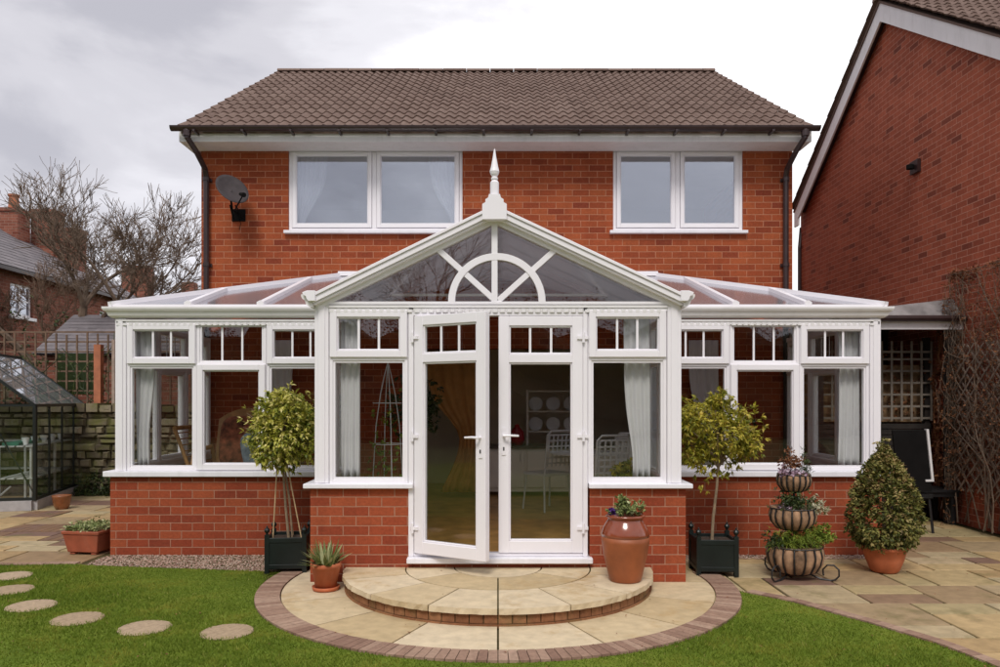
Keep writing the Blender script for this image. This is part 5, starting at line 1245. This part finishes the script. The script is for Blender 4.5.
# black bench table and chair by the passage
bt = empty('garden_table', (5.6, 9.9, 0), 'low black garden table standing in front of the dark passage', 'garden table')
for sx, sy in ((-1,-1),(1,-1),(-1,1),(1,1)): MB().box(5.58+sx*0.25-0.03, 5.58+sx*0.25+0.03, 9.95+sy*0.2-0.03, 9.95+sy*0.2+0.03, 0, 0.36).build('leg', 'black_iron', bt)
mb = MB(); mb.box(5.28, 5.88, 9.70, 10.20, 0.361, 0.42)
for k in range(5): mb.box(5.26, 5.90, 9.68+k*0.107, 9.775+k*0.107, 0.421, 0.45)
mb.build('table_top', 'black_iron', bt)
ox = 0.24
gc = empty('garden_chair', (4.73+ox, 9.3, 0), 'black garden chair with a pale edged back beside the low black table', 'garden chair')
mb = MB(); mb.box(4.50+ox, 4.98+ox, 9.12, 9.58, 0.42, 0.47); mb.build('seat', 'black_iron', gc)
for sx, sy in ((-1,-1),(1,-1),(-1,1),(1,1)): MB().tube([(4.73+ox+sx*0.22, 9.35+sy*0.2, 0.42), (4.73+ox+sx*0.25, 9.35+sy*0.23, 0)], 0.016, 6).build('leg', 'black_iron', gc)
T_b = Tmap((4.40+ox, 9.02, 0), (0.97, 0.2, 0), (-0.2, 0.97, 0))
tb_ = lambda p: T_b(Vector((p.x+0.12*(1.32-p.z), p.y, p.z)))
mb = MB(tb_); mb.box(0.04, 0.50, 0.0, 0.02, 0.50, 1.24); mb.build('backrest', 'rubber_black', gc)
mb = MB(tb_); mb.box(0.505, 0.535, -0.01, 0.03, 0.62, 1.25); mb.box(0.42, 0.504, -0.011, 0.031, 0.62, 0.645); mb.build('edge_tube', 'gutter_white', gc)

# ================================================================ LEFT BACKGROUND
# dry stone wall
sw = MB(); rd = random.Random(2)
z = 0
while z < 1.42:
    hh = rd.uniform(0.07, 0.15); x = -13.0
    while x < -4.55:
        wd_ = rd.uniform(0.14, 0.38); c_ = 0.018; j = lambda: rd.uniform(-0.02, 0.02)
        y0 = 12.95+rd.uniform(-0.06, 0.05)
        a, b, c0, d0 = x+0.008, x+wd_-0.008, z+0.006, z+hh-0.006
        vs = [(a+j(),y0+0.05,c0+j()*.5),(b+j(),y0+0.05,c0+j()*.5),(b+j(),y0+0.05,d0+j()*.5),(a+j(),y0+0.05,d0+j()*.5),
              (a+0.03,y0+j()*.5,c0+0.02),(b-0.03,y0+j()*.5,c0+0.02),(b-0.03,y0+j()*.5,d0-0.02),(a+0.03,y0+j()*.5,d0-0.02)]
        sw.add(vs, [(4,5,6,7),(0,1,5,4),(1,2,6,5),(2,3,7,6),(3,0,4,7)], rd.random())
        x += wd_
    z += hh
sw.box(-13, -4.5, 13.0, 13.35, 0, 1.40, 0.0)
for k in range(40):
    x = -13+k*0.215; sw.box(x, x+0.19, 12.9+rd.uniform(-.03,.03), 13.4, 1.40, 1.47+rd.uniform(0,.08), rd.random())
so_ = tag(sw.build('dry_stone_wall', 'dry_stone', off=(-8.5, 13, 0)), 'mossy dry stone wall behind the greenhouse', 'stone wall')
sh = MB(); leaves(sh, 500, lambda: Vector((random.uniform(-7.2, -4.9), 12.75+random.gauss(0,.1), random.uniform(0.0, 0.45)*random.random())), (0.04, 0.09), 0.4, None, 0, 5)
tag(sh.build('low_bushes', 'leaf_dark', off=(-6, 12.7, 0)), 'low green growth along the foot of the stone wall', 'undergrowth', kind='stuff')
# trellis fence on the wall
tf = empty('trellis_fence', (-9, 13.6, 0), 'weathered square trellis fence above the stone wall', 'trellis fence')
mb = MB(); rd = random.Random(8)
k = 0
x = -14.0
while x < -5.0: mb.box(x, x+0.028, 13.55, 13.57, 1.3, 2.78+rd.uniform(-.02,.03)); x += 0.185
z = 1.4
while z < 2.8: mb.box(-14, -4.9, 13.571, 13.59, z, z+0.028); z += 0.175
mb.build('lattice', 'trellis_wood', tf)
for xx in (-11.8, -9.9, -5.3): MB().box(xx-0.045, xx+0.045, 13.6, 13.69, 0, 2.85).build('post', 'trellis_wood', tf)
mb = MB(); leaves(mb, 420, lambda: Vector((random.gauss(-8.6, 1.4), 13.5+random.gauss(0,.06), random.uniform(1.4, 2.4))), (0.03, 0.06), 0.5, None, 0, 5)
for k in range(26):
    x = random.uniform(-11, -5.3); pts = [Vector((x, 13.5, 1.3))]
    for q in range(6): pts.append(pts[-1]+Vector((random.gauss(0,.15), random.gauss(0,.02), random.uniform(0.1, 0.3))))
    mb.tube(pts, 0.007, 5)
tag(mb.build('fence_ivy', 'leaf_dark', off=(-8, 13.5, 1.3)), 'straggling ivy climbing on the weathered trellis fence', 'ivy')
tag(MB().box(-7.13, -7.01, 13.4, 13.52, 0.0, 2.58).build('timber_post', 'pipe_rust', off=(-7.07, 13.4, 0)), 'tall orange-brown post in front of the trellis fence', 'post')
tag(MB().box(-6.72, -6.67, 13.22, 13.27, 1.3, 2.65).build('white_pole', 'trellis_pale', off=(-6.7, 13.22, 1.3)), 'thin pale pole between the orange post and conservatory', 'pole')
tag(MB().prism([(-8.1, 1.7), (-7.35, 1.7), (-7.35, 2.45), (-8.1, 2.45)], 'y', 13.9, 13.95).build('green_panel', 'leaf_dark', off=(-7.7, 13.9, 1.7)), 'dark green board behind the trellis beside the orange post', 'board')
# outbuilding with slate roof
ob = empty('outbuilding', (-7.5, 15.5, 0), 'low outbuilding with a purple-grey slate roof behind the trellis', 'outbuilding')
MB().box(-8.9, -4.9, 15.0, 17.5, 0, 2.55).build('wall', 'far_brick', ob)
mb = MB(); tile_slope(mb, -9.1, -4.7, 14.85, 2.52, 16.3, 3.42, per=0.2, gauge=0.16, samp=1, amp=0, th=0.012); mb.prism([(14.87, 2.48), (16.3, 3.38), (17.6, 2.5)], 'x', -9.05, -4.75)
mb.build('roof', 'slate_tile', ob)
# greenhouse
A = Vector((-6.73, 11.05, 0)); dr = Vector((-0.236, 0.972, 0)).normalized(); pr = Vector((-dr.y, dr.x, 0))
gh = empty('greenhouse', tuple(A), 'small dark-framed glass greenhouse at the left patio edge', 'greenhouse')
def G(a, b, z): return A+dr*a+pr*b+Vector((0,0,z))       # a along the side, b towards the left
Lg, Wg, ze, zr_ = 2.42, 2.0, 1.52, 2.32
mb = MB()
mb.bar(G(0,0.0,0.07), G(Lg,0.0,0.07), 0.06, 0.14); mb.bar(G(-0.03,0.03,0.071), G(-0.03,Wg,0.071), 0.06, 0.14); mb.bar(G(0,Wg,0.07), G(Lg,Wg,0.07), 0.06, 0.14); mb.bar(G(Lg,0.03,0.071), G(Lg,Wg,0.071), 0.06, 0.14)
mb.build('kerb_base', 'concrete', gh)
mb = MB()
def b_(p, q, w_=0.035): mb.bar(p, q, w_, w_)
for b in (0, Wg):
    for a in (0, 0.605, 1.21, 1.815, Lg): b_(G(a,b,0.14), G(a,b,ze), 0.045 if a in (0, Lg) else 0.025)
    b_(G(0,b,ze), G(Lg,b,ze), 0.045); b_(G(0,b,0.16), G(Lg,b,0.16), 0.04)
    for a in (0, 0.605, 1.21, 1.815, Lg): b_(G(a,b,ze), G(a,Wg/2,zr_), 0.04 if a in (0, Lg) else 0.025)
for a in (0, Lg):
    b_(G(a,0,0.165), G(a,Wg,0.165), 0.04); b_(G(a,0,ze), G(a,Wg,ze), 0.03)
    for b in (0.67, 1.33): b_(G(a,b,0.16), G(a,b,ze+(zr_-ze)*0.67), 0.028)
b_(G(0,Wg/2,zr_), G(Lg,Wg/2,zr_), 0.05); b_(G(0.02,0.0,0.2), G(0.02,0.67,ze), 0.018)
b_(G(1.21,0,ze+0.0), G(0.605,Wg/2,zr_), 0.02)
mb.build('frame', 'greenhouse_green', gh)
def quad(name, pts, mat):
    n_ = (pts[1]-pts[0]).cross(pts[2]-pts[0]).normalized()*0.002
    MB().add([p+n_ for p in pts]+[p-n_ for p in pts], [tuple(range(len(pts))), tuple(range(2*len(pts)-1, len(pts)-1, -1))]).build(name, mat, gh)
for b in (0, Wg):
    quad('side_glazing', [G(0.02,b,0.18), G(Lg-.02,b,0.18), G(Lg-.02,b,ze-.02), G(0.02,b,ze-.02)], 'greenhouse_glass')
    quad('roof_glazing', [G(0,b,ze+.01), G(Lg,b,ze+.01), G(Lg,Wg/2,zr_+.005), G(0,Wg/2,zr_+.005)], 'greenhouse_roof_glass')
for a in (0, Lg): quad('end_glazing', [G(a,0.02,0.18), G(a,Wg-.02,0.18), G(a,Wg-.02,ze), G(a,Wg/2,zr_-.02), G(a,0.02,ze)], 'greenhouse_glass')
sg = empty('plant_staging', tuple(G(1.2, 0.7, 0.0)), 'two-level slatted staging inside the greenhouse', 'staging')
mb = MB()
for z in (0.45, 0.92):
    for b in (0.12, 0.24, 0.36, 0.48): mb.bar(G(0.12,b,z), G(Lg-.1,b,z), 0.09, 0.02)
    for b in (1.4, 1.55, 1.7, 1.85): mb.bar(G(0.12,b,z), G(Lg-.1,b,z), 0.12, 0.02)
    mb.bar(G(Lg-.3,0.5,z), G(Lg-.3,1.4,z), 0.3, 0.02)
for a in (0.15, 1.2, Lg-.15):
    for b in (0.1, 0.52, 1.35, 1.9): mb.bar(G(a,b,0.0), G(a,b,0.92), 0.03, 0.03)
mb.build('shelves', 'galvanised', sg)
for k in range(9):
    q = G(0.3+k*0.2, 0.22+0.08*(k%2), 0.935); mb = MB(); mb.lathe([(0.03, 0), (0.045, 0.09), (0.05, 0.10), (0.04, 0.1), (0, 0.09)], tuple(q), 14)
    tag(mb.build('plastic_pot', 'plastic_white', off=tuple(q)), 'small white plastic pot on the upper greenhouse shelf', 'plant pot', 'white pots on the greenhouse shelf')
q = G(1.1, 0.38, 0.93); tag(MB(lambda p: q+dr*p.x+pr*p.y+Vector((0,0,p.z))).box(-0.9, 0.2, -0.1, 0.12, 0, 0.045).build('seed_tray', 'green_cloth', off=tuple(q)), 'long green seed tray on the upper greenhouse shelf', 'seed tray')
wc = G(0.25, 0.75, 0.0); wce = empty('watering_can', tuple(wc), 'grey watering can on the greenhouse floor', 'watering can')
MB().lathe([(0.10, 0.02), (0.09, 0.26), (0.05, 0.28)], tuple(wc), 18).build('body', 'galvanised', wce); MB().tube([wc+Vector((0.08,0,0.06)), wc+Vector((0.42,-0.05,0.34))], [0.02, 0.012], 8).build('spout', 'galvanised', wce)
MB().tube([wc+Vector((-0.09,0,0.08)), wc+Vector((-0.17,0,0.2)), wc+Vector((-0.05,0,0.34)), wc+Vector((0.05,0,0.28))], 0.01, 6).build('handle', 'galvanised', wce)

# far terrace
ft = empty('terrace_house', (-12, 19, 0), 'weathered brick terrace house with slate roof behind the bare tree', 'house')
TX = -12.0; ty0, ty1 = 11.5, 25.3; te = 4.85; tr_ = 7.5; hw = 4.2
mb = MB()
wins = [(18.70, 19.6, 3.70, 4.50), (22.9, 23.7, 3.6, 4.3), (14.5, 15.6, 3.3, 4.35)]
wall_holes(mb, lambda p: Vector((TX-p.y, p.x, p.z)), ty0, ty1, 0, te, 0.3, wins)
for yy in (ty0, ty1): mb.prism([(TX-0.3, 0), (TX-2*hw, 0), (TX-2*hw, te), (TX-hw, tr_-0.15), (TX-0.3, te)], 'y', yy, yy-0.3 if yy == ty1 else yy+0.3)
mb.build('wall', 'far_brick', ft)
for a, b, c, d in wins:
    T = lambda p: Vector((TX-0.06-p.y, p.x, p.z))
    m_ = MB(T); m_.ring(a, b, c, d, 0.06, 0, 0.06); m_.box((a+b)/2-0.03, (a+b)/2+0.03, 0.001, 0.055, c+0.06, d-0.06); m_.box(a+0.06, b-0.06, 0.002, 0.05, (c+d)/2-0.02, (c+d)/2+0.02)
    f_ = m_.build('window', 'white_plastic', ft); MB(T).box(a+0.06, b-0.06, 0.02, 0.03, c+0.06, d-0.06).build('pane', 'upstairs_glass', f_)
    MB().box(TX-0.05, TX+0.06, a-0.08, b+0.08, c-0.08, c-0.002).build('sill', 'white_plastic', f_)
mb = MB(); tile_slope(mb, ty0-0.2, ty1+0.2, TX+0.25, te-0.02, TX-hw, tr_, per=0.3, gauge=0.28, samp=1, amp=0, axis='x', th=0.014)
mb.prism([(TX+0.24, te-0.05), (TX-hw, tr_-0.04), (TX-2*hw-0.2, te-0.05)], 'y', ty0-0.18, ty1+0.18)
rf_ = mb.build('roof', 'slate_tile', ft)
MB().box(TX+0.20, TX+0.30, ty0-0.2, ty1+0.2, te-0.14, te-0.05).build('gutter', 'brown_plastic', ft)
for (cx2, cy2, zt, wd_) in ((-14.65, 23.0, 7.35, 0.62), (-14.1, 23.8, 7.5, 0.7), (-13.45, 23.9, 6.95, 0.7)):
    m_ = MB(); m_.box(cx2-wd_/2, cx2+wd_/2, cy2-0.3, cy2+0.3, 5.2, zt-0.1); m_.box(cx2-wd_/2-0.04, cx2+wd_/2+0.04, cy2-0.34, cy2+0.34, zt-0.1, zt)
    c0 = m_.build('chimney', 'far_brick', rf_)
    if zt < 7.4 and zt > 7.0: MB().lathe([(0.16, 0), (0.13, 0.38), (0.16, 0.4), (0.16, 0.46), (0.1, 0.46)], (cx2, cy2, zt), 14).build('chimney_pot', 'pipe_rust', rf_)
fh = empty('far_house', (-22, 42, 0), 'distant brick house with a broad chimney seen through the tree', 'house')
MB().box(-30, -15.5, 40, 47, 0, 5.2).build('wall', 'far_brick', fh)
mb = MB(); mb.prism([(39.7, 5.1), (47.3, 5.1), (43.5, 7.5)], 'x', -30.2, -15.2); r2 = mb.build('roof', 'slate', fh)
MB().box(-21.4, -20.0, 43.2, 44.2, 6.6, 9.25).build('chimney', 'far_brick', r2); MB().box(-18.0, -17.3, 43.2, 43.8, 6.6, 8.3).build('chimney', 'far_brick', r2)

# bare tree with ivy
bt_ = empty('bare_tree', (-9.4, 16.5, 0), 'tall bare branching tree with ivy round its stems, left of the house', 'tree')
rd = random.Random(21); mb = MB(); tm = MB(); ivy = []
ENV = [(Vector((-8.5, 16.5, 4.7)), Vector((2.35, 1.9, 2.15)))]
def branch(p, d, ln, r, dep, m_):
    if ENV and p.z > 3.5 and sum(((p[i]-ENV[0][0][i])/ENV[0][1][i])**2 for i in range(3)) > 1.0*(1+0.18*math.sin(p.x*4)): return
    n_ = 5; pts = [p.copy()]; rr = [r]; q = p.copy(); dd = d.copy()
    for k in range(n_):
        dd = (dd+Vector((rd.gauss(0,.14), rd.gauss(0,.14), rd.gauss(0,.10)+0.04))).normalized(); q = q+dd*ln/n_; pts.append(q.copy()); rr.append(r*(1-0.42*(k+1)/n_))
        if dep <= 4 and k >= 1 and rd.random() < 0.60:
            sd = (dd+Vector((rd.gauss(0,.6), rd.gauss(0,.5), rd.gauss(0.1,.4)))).normalized(); branch(q.copy(), sd, ln*rd.uniform(0.45, 0.7), rr[-1]*0.5, dep-1, m_) if dep > 0 else None
    m_.tube(pts, [max(x, 0.0045) for x in rr], 6 if dep > 2 else 4, False)
    if dep <= 0: return
    for k in range(2 if dep > 2 else 3):
        sd = (dd+Vector((rd.gauss(0,.42), rd.gauss(0,.42), rd.gauss(0.05,.3)))).normalized(); branch(q.copy(), sd, ln*rd.uniform(0.66, 0.86), rr[-1]*0.74, dep-1, m_)
for (dx, lean, r, ln) in ((0.1, 0.18, 0.13, 1.42), (-0.35, -0.22, 0.09, 1.3), (0.5, 0.5, 0.11, 1.42), (0.2, 0.75, 0.08, 1.5), (-0.1, -0.02, 0.08, 1.4), (0.0, 0.30, 0.09, 1.4), (0.3, 0.42, 0.09, 1.3)):
    b0 = Vector((-9.4+dx, 16.5+rd.uniform(-.3,.3), 0)); b1 = b0+Vector((lean*0.9, 0, 2.2)); tm.tube([b0, b0.lerp(b1, .5)+Vector((0.05,0,0)), b1], [r*1.25, r*1.1, r], 8)
    branch(b1, Vector((lean, rd.uniform(-.2,.2), 1)).normalized(), ln, r, 5, mb)
    for k in range(260):
        t_ = rd.random(); q = b0.lerp(b1, t_)+Vector((rd.gauss(0,.16), rd.gauss(0,.12), 0)); ivy.append(q+Vector((lean*0.5, 0, 1.7*rd.random()**2)))
tm.build('trunk', 'bark_tree', bt_, smooth=True); mb.build('crown', 'bark_tree', bt_)
m_ = MB(); leaves(m_, 1700, lambda: random.choice(ivy)+rv(0.05), (0.05, 0.09), 0.7, None, 0, 3); m_.build('ivy', 'leaf_dark', bt_)
# paler thin tree left of it
ENV = [(Vector((-11.2, 18.3, 4.2)), Vector((1.6, 1.6, 2.3)))]
bt2 = empty('young_tree', (-11.4, 18.3, 0), 'smaller twiggy brown tree in front of the terrace house', 'tree')
mb = MB(); tm = MB(); rd = random.Random(5)
for dx, lean in ((0, 0.1), (0.5, 0.25), (-0.5, -0.2), (0.9, 0.1)):
    b0 = Vector((-11.4+dx*0.6, 18.3, 0)); b1 = b0+Vector((lean, 0, 2.4)); tm.tube([b0, b1], [0.07, 0.05], 6); branch(b1, Vector((lean, 0, 1)).normalized(), 0.95, 0.04, 4, mb)
tm.build('trunk', 'trellis_wood', bt2); mb.build('crown', 'trellis_wood', bt2)

# ground cover far left / hedge mass behind the garden: what the lower windows reflect
mb = MB(); rd = random.Random(4); vs = []; nx_ = 60; nz_ = 10
for j in range(nz_+1):
    for i in range(nx_+1):
        x = -40+80*i/nx_; z = (4.9+0.5*math.sin(i*0.9)+0.4*math.sin(i*2.3+1))*j/nz_
        vs.append((x, -17-1.0*math.sin(i*1.7+j)+rd.uniform(-.5,.5)-2.2*(j/nz_)**2, z))
fs = [(j*(nx_+1)+i, j*(nx_+1)+i+1, (j+1)*(nx_+1)+i+1, (j+1)*(nx_+1)+i) for j in range(nz_) for i in range(nx_)]
b0_ = len(vs); vs += [(v[0], -24, v[2]) for v in vs]
fs += [(b0_+j*(nx_+1)+i+1, b0_+j*(nx_+1)+i, b0_+(j+1)*(nx_+1)+i, b0_+(j+1)*(nx_+1)+i+1) for j in range(nz_) for i in range(nx_)]
j = nz_; fs += [(j*(nx_+1)+i, j*(nx_+1)+i+1, b0_+j*(nx_+1)+i+1, b0_+j*(nx_+1)+i) for i in range(nx_)]
mb.add(vs, fs)
for _ in range(30000):
    x = random.uniform(-38, 38); h_ = 5.2+0.5*math.sin(x*0.75)+0.4*math.sin(x*1.9)+0.3*math.sin(x*5.3)+random.gauss(0, .22); z = max(0.2, h_*random.random()**0.35)
    mb.leaf(Vector((x, -16.2-random.random()*1.5, z)), rv(1), rv(1), random.uniform(.06,.16), random.uniform(.05,.10))
for _ in range(9000):
    y_ = random.uniform(-18, 4); h_ = 5.0+0.6*math.sin(y_*0.8)+0.4*math.sin(y_*2.1)+random.gauss(0, .25); z = max(0.1, h_*random.random()**0.6)
    mb.leaf(Vector((-19+random.random()*1.2, y_, z)), rv(1), rv(1), random.uniform(.12,.35), random.uniform(.10,.2))
mb.prism([(-22, 0), (-19, 0), (-19.2, 4.6), (-22, 4.6)], 'y', -18, 4)
tag(mb.build('woodland', 'woods'), 'dark evergreen woodland along the far end of the garden', 'woodland', kind='stuff')
ENV = []
rg = random.Random(31); rd = rg
gt = empty('garden_tree', (-2.5, -11, 0), 'bare garden tree mirrored in the conservatory glass', 'tree')
mb = MB(); tm = MB(); tm.tube([(-2.5,-11,0), (-2.4,-11,2.2)], [0.2, 0.15], 8); branch(Vector((-2.4,-11,2.2)), Vector((0.1,0,1)), 2.0, 0.15, 4, mb); branch(Vector((-2.4,-11,2.0)), Vector((-0.6,0.2,1)).normalized(), 1.8, 0.1, 4, mb)
tm.build('trunk', 'bark_tree', gt); mb.build('crown', 'bark_tree', gt)
